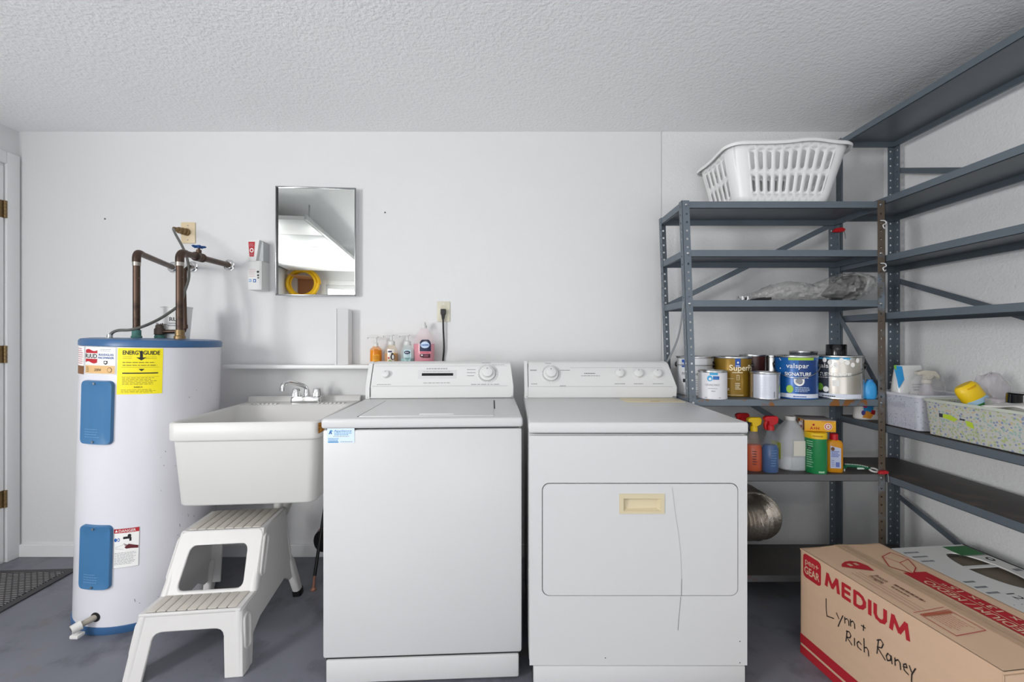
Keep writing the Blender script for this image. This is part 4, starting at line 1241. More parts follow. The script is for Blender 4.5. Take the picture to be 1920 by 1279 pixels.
def post(parent, W, x, y, sx, sy, h, m, z0=0.0, label=None):
    """an angle post with its corner at (x, y), flanges running towards sx and sy"""
    mb = MB()
    strip(mb, lambda a, b, t: W(x + sx * b, y + sy * t, z0 + a), h - z0, PW_)
    strip(mb, lambda a, b, t: W(x + sx * t, y + sy * b, z0 + a), h - z0, PW_)
    return mb.build('post', m, parent, label=label, smooth=0, recalc=False)


def shelf(parent, W, x0, x1, y0, y1, z, mats, fh=.031):
    mb = MB()
    # subdivided top plate so that it can follow the unit's lean
    def bx(a, b, c, d, e, f, k=0):
        mb.add([W(x, y, z_) for z_ in (e, f) for y in (c, d) for x in (a, b)], [(0, 2, 3, 1), (4, 5, 7, 6), (0, 1, 5, 4), (2, 6, 7, 3), (0, 4, 6, 2), (1, 3, 7, 5)], k)
    bx(x0 + .001, x1 - .001, y0 + .001, y1 - .001, z - .0015, z, 1)
    g = .0018
    for yy in ((y0, y0 + g), (y1 - g, y1)): bx(x0, x1, yy[0], yy[1], z - fh, z)
    for xx in ((x0, x0 + g), (x1 - g, x1)): bx(xx[0], xx[1], y0, y1, z - fh, z)
    bx(x0, x1, y0, y0 + .012, z - fh, z - fh + g); bx(x0, x1, y1 - .012, y1, z - fh, z - fh + g)
    bx(x0, x0 + .01, y0, y1, z - fh, z - fh + g); bx(x1 - .01, x1, y0, y1, z - fh, z - fh + g)
    o = mb.build('shelf', mats, parent, smooth=0)
    bm_ = MB()
    for x, s_ in ((x0 + .018, 1), (x1 - .018, 1)):
        for y, e in ((y0, -1), (y1, 1)):
            p_ = W(x, y, z - .015); bm_.lathe([(.0055, -.0005), (.0055, .0022), (.004, .0034)], p_ + Vector((0, e * .0016, 0)), 8, (0, e, 0))
    bm_.build('bolt', STEEL, o)
    return o


def brace(parent, W, a, b, wdt=.026, nrm=(0, 1, 0), m=SHELF, bend=None):
    a = W(*a); b = W(*b); n = Vector(nrm)
    pts = [a, b] if bend is None else smooth_path([a, W(*bend), b], 6)
    mb = MB(); rings = []
    for i, p_ in enumerate(pts):
        d = (pts[min(i + 1, len(pts) - 1)] - pts[max(i - 1, 0)]).normalized(); s_ = d.cross(n).normalized() * wdt / 2
        rings.append([p_ + s_, p_ - s_, p_ - s_ + n * .002, p_ + s_ + n * .002])
    mb.loft(rings)
    return mb.build('brace', m, parent, smooth=0)


# unit against the back wall
AX0, AX1, AY0, AY1 = .765, 1.682, 1.923, 2.222


def WA(x, y, z):
    w_ = min(1, max(0, (AX1 - x) / (AX1 - AX0)))
    return Vector((x + (1.816 - z) * .036 * w_ + .002 * (1 - w_) * (1.816 - z), y, z))


ua = thing('shelving_unit', 'grey steel shelving unit against the back wall holding the paint cans', 'shelving', (1.23, 2.07, 0))
AZ = [1.816, 1.597, 1.370, .922, .584, .128]
post(ua, WA, AX0, AY0, 1, 1, 1.82, SHELF)
post(ua, WA, AX1, AY0, -1, 1, 1.82, POSTRUST, label='rust brown post')
post(ua, WA, AX0, AY1, 1, -1, 1.82, SHELF)
post(ua, WA, AX1, AY1, -1, -1, 1.82, SHELF)
for z in AZ:
    if z > 1: ms = [SHELF, mat('grey_shelf_plate', '#767d83', .4, .2, vary=.08)]
    elif z > .9: ms = [SHELFRUST, SHELFRUST]
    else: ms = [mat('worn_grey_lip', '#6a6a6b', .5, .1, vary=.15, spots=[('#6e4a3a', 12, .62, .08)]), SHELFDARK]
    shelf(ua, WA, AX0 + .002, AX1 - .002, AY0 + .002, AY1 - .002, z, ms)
yb = AY1 + .001
brace(ua, WA, (AX0 + .02, yb, 1.365), (AX1 - .02, yb, 1.79))
brace(ua, WA, (AX0 + .3, yb, .955), (AX1 - .02, yb, .6))
brace(ua, WA, (AX0 - .002, AY0 + .015, 1.365), (AX0 - .002, AY1 - .02, 1.06), .016, (1, 0, 0), mat('light_grey_steel', '#8d9296', .4, .3), bend=(AX0 + .006, AY0 + .12, 1.2))
brace(ua, WA, (AX1 + .001, AY1 - .01, 1.33), (AX1 + .001, AY0 + .01, .93), .024, (1, 0, 0), bend=(AX1 - .01, AY1 - .09, 1.24))

# unit along the right wall
BX0, BX1, BY0, BY1 = 1.688, 1.99, 1.2, 2.222
WI = lambda x, y, z: Vector((x, y, z))
ub = thing('shelving_unit', 'tall grey steel shelving unit along the right wall, reaching the ceiling', 'shelving', (1.84, 1.77, 0))
BZ = [2.223, 1.838, 1.574, 1.314, .803, .581, .13]
post(ub, WI, BX0, BY1, 1, -1, 2.23, SHELF); post(ub, WI, BX1, BY1, -1, -1, 2.23, SHELF)
post(ub, WI, BX0, BY0, 1, 1, 2.23, SHELF); post(ub, WI, BX1, BY0, -1, 1, 2.23, SHELF)
for z in BZ:
    if z > 1: ms = [SHELF, mat('grey_shelf_plate', '#767d83', .4, .2, vary=.08)]
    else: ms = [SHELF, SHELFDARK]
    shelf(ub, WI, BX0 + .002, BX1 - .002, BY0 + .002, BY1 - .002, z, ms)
xb = BX1 + .002
for (z0, z1) in ((2.07, 1.67), (1.5, 1.1), (.39, .02)):
    brace(ub, WI, (xb, BY1 - .01, z0), (xb, BY0 + .01, z1), .026, (1, 0, 0))

# small clips and wire hooks caught on the posts
def clip(label, p_, col=RED, s_=1.0):
    t = thing('spring_clip', label, 'clip', p_)
    m = MB(); m.loft([[(p_.x + dx * s_, p_.y + dy, p_.z + dz * s_) for dx, dz in ((-.032, -.01), (-.02, .008), (.012, .013), (.03, .004), (.024, -.008), (0, -.012))] for dy in (-.008, .008)])
    m.build('jaw', col, t, bevel=.002)
    m = MB(); m.tube([(p_.x + .026 * s_, p_.y, p_.z), (p_.x + .032 * s_, p_.y, p_.z - .02), (p_.x + .034 * s_, p_.y, p_.z - .045)], .0025, 8); m.build('wire', STEEL, t)


clip('red clip hanging from the top shelf below the laundry basket', at(1573, 432, 2.19))
clip('red clip with a wire caught on the post beside the dark lower shelf', at(1656, 886, 1.905), REDINK, .7)
for (px, py, lb) in ((1656, 420, 'white wire hook on the post just under the upper shelf'), (1656, 500, 'white wire hook on the post level with the plastic bag')):
    c = at(px, py, 1.912); m = MB()
    m.tube(smooth_path([c + Vector((-.012, 0, .014)), c + Vector((.004, -.004, .012)), c + Vector((.008, -.006, 0)), c + Vector((-.006, -.006, -.008)), c + Vector((.002, -.004, -.022)), c + Vector((.012, 0, -.016))], 5), .0022, 7)
    m.build('wire_hook', mat('white_wire', '#d9dadb', .4), label=lb, cat='hook')

# ---------------------------------------------------------------- laundry basket on the top shelf
lb_ = thing('laundry_basket', 'white plastic laundry basket with slotted sides on top of the shelving', 'basket', (1.285, 2.11, 1.8165))
BAS = mat('white_basket_plastic', '#ebebea', .35)
bz0 = 1.8185


def bas(s_, v):
    """wall point: s_ in 0..4 around (front, right, back, left), v height 0..1"""
    X0, X1, Y0, Y1 = 1.055 - .055 * v, 1.475 + .085 * v, 1.975 - .03 * v, 2.255 + .05 * v
    r = .05 + .015 * v
    w_, d_ = X1 - X0, Y1 - Y0
    i = int(s_) % 4; f = s_ - int(s_)
    # each side: straight run with half of a corner at both ends
    cs = {0: ((X0, Y0), (1, 0), w_), 1: ((X1, Y0), (0, 1), d_), 2: ((X1, Y1), (-1, 0), w_), 3: ((X0, Y1), (0, -1), d_)}[i]
    (ox, oy), (tx, ty), L_ = cs
    nx, ny = -ty, tx
    cl_ = .14
    if f < cl_:
        a = pi / 4 * (1 - f / cl_); px = r - r * sin(a); py = r - r * cos(a)
    elif f > 1 - cl_:
        a = pi / 4 * (f - 1 + cl_) / cl_; px = L_ - r + r * sin(a); py = r - r * cos(a)
    else:
        px = r + (L_ - 2 * r) * (f - cl_) / (1 - 2 * cl_); py = 0
    top = .272 + (.014 * math.exp(-((f - .62) / .14) ** 2) if i in (0, 2) else -.012 * math.exp(-((f - .5) / .3) ** 2)) * v
    return Vector((ox + tx * px + nx * py, oy + ty * px + ny * py, bz0 + top * v))


m = MB(); NSUB = {0: 10, 1: 5, 2: 10, 3: 5}
vb = [0, .2, .5, .56, .86, 1.0]


def cellfill(s0, s1, v0, v1):
    m.grid(lambda a, b: bas(s0 + (s1 - s0) * a, v0 + (v1 - v0) * b), 3, 1)


for side in range(4):
    n = NSUB[side]
    f0, f1 = .15, .85
    for (v0, v1, hole) in ((0, .16, 0), (.16, .52, 1), (.52, .9, 1), (.9, 1, 0)):
        for (a, b) in ((0, .07), (.07, f0), (f1, .93), (.93, .99999)): cellfill(side + a, side + b, v0, v1)
        for k_ in range(n):
            s0 = side + f0 + (f1 - f0) * k_ / n; s1 = side + f0 + (f1 - f0) * (k_ + 1) / n
            if not hole: cellfill(s0, s1, v0, v1); continue
            cs_, cv_ = (s0 + s1) / 2, (v0 + v1) / 2; ws_, hv = (s1 - s0) * .235, (v1 - v0) * .36
            inn = []
            rv_ = hv * .28
            for q in range(16):
                a = 2 * pi * q / 16
                inn.append((cs_ + ws_ * cos(a), cv_ + (hv - rv_) * (1 if sin(a) > 0 else -1) + rv_ * sin(a)))
            out = []
            for q in range(16):
                a = 2 * pi * q / 16; c, s_ = cos(a), sin(a); k2 = 1 / max(abs(c), abs(s_))
                out.append((cs_ + (s1 - s0) / 2 * c * k2, cv_ + (v1 - v0) / 2 * s_ * k2))
            m.add([bas(*q) for q in out + inn], [(q, (q + 1) % 16, 16 + (q + 1) % 16, 16 + q) for q in range(16)])
m.build('slotted_wall', BAS, lb_, solid=.003, recalc=True, weld=.0004, smooth=24)
m = MB(); ring = [bas(i * 4 / 96, 1.0) for i in range(96)]
c_ = sum(ring, Vector()) / 96
rings = []
for (dx, dz, ) in ((0, -.004), (.006, .004), (.016, .005), (.023, -.002), (.022, -.014), (.019, -.014), (.02, -.003), (.014, .001), (.006, -.001)):
    rings.append([p_ + Vector((p_.x - c_.x, (p_.y - c_.y) * 1.3, 0)).normalized() * dx + Vector((0, 0, dz)) for p_ in ring])
m.loft(rings, False, False); m.build('rim', BAS, lb_)
m = MB(); m.add([bas(i * 4 / 48, .0) + Vector((0, 0, .0005)) for i in range(48)], [tuple(range(48))]); m.build('floor_panel', BAS, lb_, solid=.003)

# ---------------------------------------------------------------- plastic bag parcel on the third shelf
pb = thing('plastic_bag', 'crumpled clear plastic bag wrapped round a dark grey object on the shelf', 'bag', tuple(at(1515, 563, 2.05)))
pr_ = [(1403, 551, 563), (1420, 546, 563.5), (1435, 538, 564), (1452, 532, 564), (1475, 529, 564), (1500, 531, 564), (1522, 535, 564), (1545, 525, 564), (1565, 517, 564), (1585, 512, 564), (1602, 512, 563), (1616, 517, 556), (1630, 518, 540), (1642, 519, 527)]
rnd = random.Random(3)
rings = []
prs = []
for i in range(len(pr_) - 1):
    for j in range(5):
        f = j / 5; prs.append(tuple(pr_[i][k] + (pr_[i + 1][k] - pr_[i][k]) * f for k in range(3)))
prs.append(pr_[-1])
for i, (px, pt, pbm) in enumerate(prs):
    a = at(px, pt, 2.04); b = at(px, pbm, 2.04); b.z = max(b.z, 1.3715)
    c = (a + b) / 2; rz = (a.z - b.z) / 2; ry = min(.085, rz * 1.0 + .02) * (1 if i < len(prs) - 6 else .6)
    rg = []
    for j in range(26):
        t = 2 * pi * j / 26
        n_ = 1 + .13 * sin(3 * t + i * .31) * sin(i * .5 + j) + rnd.uniform(-.11, .11)
        p_ = c + Vector((rnd.uniform(-.002, .002), ry * cos(t) * n_, rz * sin(t) * min(n_, 1.06)))
        p_.z = max(p_.z, 1.3712); rg.append(p_)
    rings.append(rg)
m = MB(); m.loft(rings)
BAGM = mat('clear_film', '#c8c6c2', .12, alpha=.3, spec=1.0, coat=1.0, bump=1.0, bscale=34, bdist=.02, spots=[('#f4f4f3', 22, .66, .03)])  # white spots in the film colour imitate highlights on the creases
m.build('film', BAGM, pb, smooth=32)
m = MB(); rg = []
for px, pt, pbm, in ((1545, 545, 556), (1558, 530, 560), (1575, 518, 562), (1592, 515, 562), (1606, 516, 559), (1613, 524, 552)):
    a = at(px, pt, 2.04); b = at(px, pbm, 2.04); c = (a + b) / 2; rz = (a.z - b.z) / 2 * .95; c.z = max(c.z, 1.3725 + rz)
    rg.append([c + Vector((.012 * sin(t), rz * cos(t) * 1.1, rz * sin(t))) for t in [2 * pi * j / 20 for j in range(20)]])
m.loft(rg); m.build('dark_contents', mat('charcoal_cloth', '#1a1c21', .4, vary=.3), pb, 'dark grey contents')
m = MB(); a = at(1424, 560, 2.02); m.loft([[(a.x + dx, 2.0 + y, a.z + dz) for dx, dz in ((-.05, -.0085), (-.02, .0), (.02, .004), (.045, .003), (.045, -.0085))] for y in (0, .05)]); m.build('black_strap', BLACK, pb)
m = MB(); a = at(1394, 558, 2.0)
for dx in (-.012, .012): m.box(a.x + dx - .007, a.x + dx + .007, 1.98, 2.03, 1.3712, 1.3712 + .026, .004)
m.box(a.x - .025, a.x + .03, 1.985, 2.02, 1.3712, 1.3712 + .006, .002)
m.build('chrome_clasp', CHROME, pb)

# ---------------------------------------------------------------- paint cans on the fourth shelf
SZ = .9225


def paint_can(label, px, D, r, h, body, prints=None, lid=STEEL, bail=None, ears=True, band=None):
    x = at(px, 0, D).x
    t = thing('paint_can', label, 'paint can', (x, D, SZ))
    z0 = SZ
    MB().lathe([(r * .975, z0), (r, z0 + .002), (r, z0 + .005), (r * .985, z0 + .008), (r * .985, z0 + h - .01), (r * .99, z0 + h - .007)], (x, D, 0), 40).build('body', body, t)
    MB().lathe([(r, z0 + h - .008), (r * 1.015, z0 + h - .004), (r * 1.01, z0 + h), (r * .92, z0 + h), (r * .9, z0 + h - .004), (r * .84, z0 + h - .004), (r * .82, z0 + h - .001), (r * .78, z0 + h - .001), (r * .74, z0 + h - .006), (.001, z0 + h - .006)], (x, D, 0), 40, cap=False).build('lid', lid, t)
    th = camth(x, D)
    if bail is not None:
        m = MB(); pts = []
        for i in range(25):
            a = th - pi / 2 + pi * i / 24
            sag = sin(pi * i / 24)
            rad_ = r * (1.05 + .04 * sag)
            pts.append((x + rad_ * sin(a), D - rad_ * cos(a), z0 + h * .78 + bail * sag))
        m.tube(pts, .0018, 7); m.build('bail_handle', STEEL, t)
    if ears:
        m = MB()
        for s_ in (-1, 1):
            a = th + s_ * pi / 2
            d_ = Vector((sin(a), -cos(a), 0)); m.lathe([(.017, -.002), (.017, .002), (.009, .003), (.009, .007), (.004, .008)], Vector((x, D, z0 + h * .78)) + d_ * r * .99, 16, d_)
        m.build('bail_ear', BLACK, t)
    if prints:
        p = Print(on_cyl(x, D, r * .988, th, z0), None, .01)
        prints(p, r, h); p.done('can_label', t)
    return t


SILV = mat('bare_can_steel', '#c9cac9', .25, .9, vary=.06, vscale=8, spots=[('#e8e7e4', 12, .68, .04)])
SILVW = mat('silver_grey_can_print', '#c3c5c7', .35, .3)
GOLD = mat('gold_can_print', '#8a6a1e', .35, .35, vary=.08)
BLUEC = mat('blue_can_print', '#155aa0', .3, .1, vary=.08, vscale=5)
QWHITE = mat('white_can_print', '#dadade', .4)
BROWN = mat('brown_can_print', '#4b2723', .3)


def p_grey(p, r, h):
    p.rect(-.085, .06, .012, h - .012, mat('pale_grey_can_label', '#d3d5d6', .35), 1)
    p.text('method', -.01, h * .52, .018, mat('dark_grey_print', '#4a4a4e', .5), 2, width=.1)
    p.rect(-.062, -.046, h * .72, h * .92, mat('royal_print', '#1f4fa0', .5), 2); p.text('B', -.054, h * .76, .016, PAPER, 3)
    p.rect(-.055, -.042, h * .33, h * .42, INK, 2); p.greek(-.01, .04, h * .22, h * .45, 4, GREYINK, 2, .2); p.greek(.0, .05, h * .05, h * .16, 2, GREYINK, 2, .3)


paint_can('pale grey paint can behind the front post, leftmost of the large cans', 1302, 2.132, .0845, .188, SILVW, p_grey, bail=.0)


def p_gold(p, r, h):
    p.text('SuperPaint', -.012, h * .66, .026, mat('cream_print', '#f2e6c4', .5), 2, align='l', bold=.02, width=.16)
    p.rect(.012, .036, h * .74, h * .96, mat('royal_print', '#1f4fa0', .5), 2); p.ell(.024, h * .86, .004, .005, PAPER, 3); p.greek(.015, .033, h * .76, h * .8, 1, PAPER, 3)
    CR = mat('cream_print', '#f2e6c4', .5)
    p.greek(.0, .05, h * .59, h * .63, 1, CR, 2, .6); p.rect(.018, .03, h * .42, h * .55, CR, 2); p.ell(.024, h * .51, .0045, .006, GOLD, 3); p.ell(.024, h * .455, .0045, .006, GOLD, 3)
    p.greek(-.03, .01, h * .44, h * .47, 1, CR, 2, .3); p.greek(.012, .036, h * .18, h * .36, 4, CR, 2, .5); p.greek(-.045, -.01, h * .15, h * .22, 2, CR, 2, .5); p.rect(-.05, .05, h * .04, h * .05, CR, 2)


paint_can('gold paint can with cream lettering behind the small white can', 1373, 2.09, .0845, .188, GOLD, p_gold, bail=None, ears=True)


def p_qw(p, r, h):
    SK = mat('sky_blue_print', '#3ba0d0', .5)
    p.rect(-.012, .022, h * .86, h * .95, SK, 1); p.ell(-.011, h * .74, .012, .013, SK, 1); p.ell(-.01, h * .72, .006, .006, QWHITE, 2); p.rect(.002, .028, h * .7, h * .82, mat('royal_print', '#1f4fa0', .5), 1); p.greek(.005, .026, h * .71, h * .8, 2, SK, 2, .4)
    p.text('CEILING PAINT', .0, h * .48, .0085, GREYINK, 1, width=.062); p.greek(-.018, .022, h * .36, h * .42, 1, GREYINK, 1, .3); p.greek(-.005, .012, h * .27, h * .32, 1, GREYINK, 1); p.greek(-.034, -.02, h * .04, h * .09, 1, GREYINK, 1); p.greek(.026, .036, h * .04, h * .09, 1, GREYINK, 1)


paint_can('small white quart paint can with a blue emblem at the shelf front', 1336, 1.975, .0625, .128, QWHITE, p_qw, ears=False)
paint_can('dark brown paint can in the back row behind the gold can', 1411, 2.16, .06, .195, BROWN, None, bail=None, ears=False)


def p_qs(p, r, h):
    p.rect(-.05, .05, h * .03, h * .93, mat('silver_label', '#c4c8d2', .35, .3), 1)
    p.greek(-.02, .03, h * .15, h * .85, 12, GREYINK, 2, .12); p.rect(.036, .042, h * .08, h * .3, GREYINK, 2)


paint_can('small silver quart paint can at the shelf front between gold and blue cans', 1434, 1.965, .0615, .122, SILV, p_qs, ears=False)
paint_can('bare silver paint can with drips in the back row behind the silver quart', 1449, 2.165, .05, .19, SILV, None, bail=None, ears=True)


def p_blue(p, r, h):
    p.rect(-.11, .11, .006, h * .125, mat('pale_blue_band', '#d4d9e6', .4), 1); p.rect(-.03, .075, h * .9, h * .965, mat('lime_print', '#9bc53d', .5), 1)
    p.rect(.01, .09, h * .125, h * .9, mat('deep_blue_print', '#123a78', .4), 1)
    p.text('valspar', .006, h * .72, .021, PAPER, 3, width=.088, bold=.01); p.text('SIGNATURE', .008, h * .54, .0155, PAPER, 3, width=.104, bold=.035); p.greek(-.02, .05, h * .48, h * .51, 1, PAPER, 3)
    p.ell(.012, h * .42, .02, .022, PAPER, 3, a0=pi, a1=2 * pi); p.rect(-.008, .032, h * .42, h * .47, PAPER, 3); p.ell(.012, h * .42, .014, .012, GREYINK, 4)
    p.greek(-.003, .06, h * .17, h * .29, 4, mat('sky_print', '#c9dcf2', .5), 3, .35); p.ell(-.024, h * .23, .014, .018, mat('lime_print', '#9bc53d', .5), 3); p.greek(-.01, .04, h * .04, h * .09, 1, BLUEINK, 3)
    for u, v in ((-.07, .93), (-.066, .7), (-.065, .9)): p.ell(u, h * v, .003, .003, PAPER, 3, 8)


paint_can('blue paint can with white lettering and a lime band, in the front row', 1492.5, 2.0, .087, .196, BLUEC, p_blue, bail=-.055, ears=True)
paint_can('paint can in the back row between the blue can and the silver lettered can', 1506, 2.16, .06, .212, mat('dark_slate_can', '#4b535c', .35, .2), None, ears=False)


def p_res(p, r, h):
    p.rect(-.11, -.035, h * .13, h * .93, mat('charcoal_print', '#3a3f47', .4), 1); p.rect(-.09, .045, h * .92, h * .965, mat('sky_blue_print', '#3ba0d0', .5), 2)
    p.rect(-.115, .1, .006, h * .125, mat('pale_blue_band', '#d4d9e6', .4), 1)
    p.text('(valspar', -.04, h * .72, .02, PAPER, 3, width=.1, bold=.01); p.text('RESERVE', -.01, h * .53, .0155, PAPER, 3, width=.12, bold=.03)
    p.greek(-.08, .02, h * .48, h * .51, 1, PAPER, 3); p.rect(-.032, .095, h * .13, h * .9, mat('silver_reflection_streaks', '#b7b2aa', .3, .7, vary=.15, vscale=20, stretch=(1, 1, .1)), 2)  # beige vertical streaks in the silver colour imitate reflections
    p.ell(-.07, h * .27, .014, .017, mat('leaf_print', '#7dbb42', .5), 3); p.ell(-.045, h * .22, .012, .013, PAPER, 3); p.greek(-.06, .0, h * .04, h * .09, 1, INK, 3); p.rect(-.02, .005, h * .3, h * .44, PAPER, 3)
    for i in range(7): p.ell(-.05 + i * .021, h * (.9 - .05 * (i % 3)), .009, .011, PAPER, 4, 10)


paint_can('silver paint can with lettering and spilled white paint, in the front row', 1571, 2.0, .098, .196, SILV, p_res, bail=-.05, ears=True)
jar_c = at(1574, 0, 2.0)
tj = thing('black_jar', 'short black jar standing on the lid of the silver lettered paint can', 'jar', (jar_c.x, 2.02, SZ + .194))
MB().lathe([(.038, 0), (.041, .003), (.041, .05), (.039, .053), (.001, .053)], (jar_c.x, 2.02, SZ + .1945), 28).build('cap', mat('gloss_black', '#0d0d0f', .15), tj)
for (px, rot) in ((1631, .3),):
    c = at(px, 0, 1.945); t = thing('blue_bottle', 'small round blue bottle at the right end of the paint can shelf', 'bottle', (c.x, 1.945, SZ))
    m = MB(); m.loft([[(c.x + rx * cos(a), 1.945 + rx * .6 * sin(a), SZ + z) for a in [2 * pi * i / 28 for i in range(28)]] for z, rx in ((0, .024), (.006, .029), (.03, .031), (.055, .029), (.07, .023), (.08, .014))])
    m.build('body', mat('bright_blue_plastic', '#3d9bd9', .25), t)
    m = MB(); m.lathe([(.012, 0), (.012, .006), (.01, .009), (.001, .009)], (c.x, 1.945, SZ + .0795), 16); m.build('cap', mat('blue_cap', '#2f7cc0', .3), t)
    p = Print(lambda u, v, l: Vector((c.x + u, 1.945 - .0195 * sqrt(max(.05, 1 - (u / .034) ** 2)) - .001 - l, SZ + v)), None, .006); p.poly([(.012, .003), (.026, .02), (.028, .036), (.02, .02)], PAPER, 1); p.done('label', t)

# ---------------------------------------------------------------- cleaning bottles on the fifth shelf
S5 = .5845


def spray_bottle(label, px, D, liquid, shell, trig, r=.036, hb=.185, fill=.13, prints=None, trig2=None, ang=0.0):
    x = at(px, 0, D).x; t = thing('spray_bottle', label, 'bottle', (x, D, S5))
    sec = [(0, .9), (.006, 1), (hb * .55, 1), (hb * .72, .82), (hb * .9, .48), (hb, .4)]
    E = lambda z, f, k=1: [(x + r * f * k * cos(a), D + r * .72 * f * k * sin(a), S5 + z) for a in [2 * pi * i / 28 for i in range(28)]]
    MB().loft([E(z, f) for z, f in sec]).build('shell', shell, t)
    fl = [(z, f) for z, f in sec if z <= fill]
    MB().loft([E(z + .0015, f, .94) for z, f in fl] + [E(fill, .97 if fill < hb * .6 else .8, .94)]).build('liquid', liquid, t)
    m = MB(); zt = S5 + hb
    m.lathe([(.0165, -.002), (.0165, .016), (.012, .022)], (x, D, zt), 18)
    Q = _mx((x, D, zt + .02), (0, 0, ang)); mm = MB(Q)
    mm.loft([[(a, y, z) for a, z in ((-.03, .022), (-.03, .036), (-.018, .042), (.028, .042), (.034, .03), (.03, .01), (.012, 0), (-.01, 0), (-.012, .018))] for y in (-.011, .011)])
    mm.build('trigger_head', trig, t, bevel=.003)
    m.build('collar', trig2 or trig, t)
    tr = MB(Q); tr.loft([[(a, y, z) for a, z in ((-.024, .022), (-.03, 0), (-.024, -.022), (-.018, -.022), (-.02, 0), (-.012, .022))] for y in (-.007, .007)]); tr.build('trigger', BLACK if trig2 else trig, t, bevel=.002)
    if prints:
        p = Print(lambda u, v, l: Vector((x + u, D - r * .72 * sqrt(max(.05, 1 - (u / r) ** 2)) - .0012 - l, S5 + v)), None, .006); prints(p); p.done('front_label', t)
    return t


spray_bottle('spray bottle with a red trigger half hidden behind the dryer corner', 1391, 2.07, mat('clear_liquid', '#d5d5d0', .2), CLEARP, RED, hb=.19)
spray_bottle('orange spray bottle with a yellow and black trigger beside the dryer', 1413, 1.985, mat('orange_cleaner', '#c9470f', .25), clear('orange_tint', '#d9c0ae', .12), YELLOW, r=.04, hb=.185, fill=.12, trig2=YELLOW,
             prints=lambda p: (p.greek(-.02, .0, .03, .1, 6, mat('maroon_print', '#4c2030', .5), 1, .3)))
spray_bottle('blue window cleaner spray bottle with a red trigger', 1444, 1.96, mat('blue_cleaner', '#174f8d', .2), clear('blue_tint', '#c4ccd4', .12), RED, r=.037, hb=.195, fill=.125,
             prints=lambda p: (p.greek(-.012, .014, .03, .11, 7, mat('pale_blue_print', '#6d9ac4', .4), 1, .3)))
# one gallon jug
x, D = at(1482, 0, 2.035).x, 2.035
t = thing('jug', 'translucent white gallon jug of clear liquid with a side handle', 'jug', (x, D, S5))
JUG = mat('frosted_plastic', '#dfe2e4', .35, alpha=.55)
sec = [(0, .068), (.006, .073), (.115, .073), (.155, .066), (.19, .047), (.215, .026), (.225, .02), (.238, .019)]
SE = lambda z, r_, k=1: [(x + u * k, D + v * k * .9, S5 + z) for u, v in rr(2 * r_, 2 * r_, r_ * .7, 6)]
MB().loft([SE(z, r_) for z, r_ in sec]).build('shell', JUG, t)
MB().loft([SE(z + .002, r_, .95) for z, r_ in ((0, .068), (.006, .073), (.062, .073))]).build('liquid', mat('milky_liquid', '#d4d9dd', .2), t)
MB().lathe([(.022, 0), (.022, .016), (.02, .018), (.001, .018)], (x, D, S5 + .226), 24).build('cap', WHITE, t)
m = MB(); m.tube(smooth_path([(x + .026, D - .02, S5 + .215), (x + .05, D - .03, S5 + .208), (x + .068, D - .035, S5 + .17), (x + .068, D - .035, S5 + .12)], 6), .0105, 12); m.build('handle', JUG, t)
p = Print(lambda u, v, l: Vector((x + u, D - .0662 - l, S5 + v)), None, .006)
p.rect(-.028, .035, .07, .14, mat('cream_paper', '#e0dccf', .6), 1); p.done('front_label', t)
p = Print(lambda u, v, l: Vector((x - .0737 - l, D - u, S5 + v))); p.rect(-.03, .045, .05, .125, mat('lime_yellow_label', '#d9dd5a', .6), 1); p.greek(-.02, .03, .06, .11, 4, BLUEINK, 2); p.done('side_label', t)
# green canister
x, D = at(1529, 0, 1.965).x, 1.965
t = thing('canister', 'green cylindrical cleanser canister with a yellow top band', 'canister', (x, D, S5))
MB().lathe([(.043, 0), (.044, .003), (.044, .158)], (x, D, S5), 32).build('body', mat('green_can_print', '#1f8a4e', .35, vary=.05), t)
MB().lathe([(.0443, .158), (.0443, .181), (.042, .184), (.001, .183)], (x, D, S5), 32).build('top_band', YELLOW, t)
p = Print(on_cyl(x, D, .0442, camth(x, D), S5), None, .008)
GP = mat('pale_green_print', '#a9d8b5', .5)
p.greek(-.036, -.008, .025, .15, 12, GP, 1, .4); p.poly([(-.034, .128), (-.012, .118), (-.02, .105), (-.034, .112)], mat('dark_green_print', '#0d4a2b', .5), 2); p.rect(.012, .038, .006, .014, GP, 1); p.greek(-.01, .03, .166, .176, 1, mat('amber_print', '#b8860b', .5), 2, .5)
p.done('label', t)
# golden bottle with red cap
x, D = at(1563.5, 0, 1.97).x, 1.97
t = thing('polish_bottle', 'amber yellow flat bottle with a red cap and pale blue label', 'bottle', (x, D, S5), (0, 0, R(-10)))
T = PM[t.name]; AMB = mat('amber_bottle', '#d9931c', .3)
m = MB(T); m.loft([[(u, v, z) for u, v in rr(2 * a, 2 * b, b * .8, 4)] for z, a, b in ((0, .032, .02), (.004, .034, .022), (.128, .034, .022), (.142, .028, .019), (.148, .014, .013))]); m.build('body', AMB, t)
m = MB(T); m.lathe([(.0165, .146), (.0165, .172), (.014, .175), (.001, .175)], (0, 0, 0), 20); m.build('cap', RED, t)
p = Print(on_plane((-.03, -.0222, 0), (1, 0, 0), (0, 0, 1)), T)
p.poly([(.004, .02), (.048, .02), (.048, .112), (.004, .122)], mat('lavender_label', '#c3cbe4', .5), 1); p.ell(.014, .108, .008, .009, mat('brown_print', '#7a5230', .6), 2); p.greek(.008, .044, .07, .1, 4, mat('violet_print', '#6d7cc0', .5), 2, .6); p.rect(.026, .042, .026, .048, mat('violet_print', '#6d7cc0', .5), 2); p.greek(.008, .024, .026, .06, 4, mat('violet_print', '#6d7cc0', .5), 2, .3)
p.done('front_label', t)
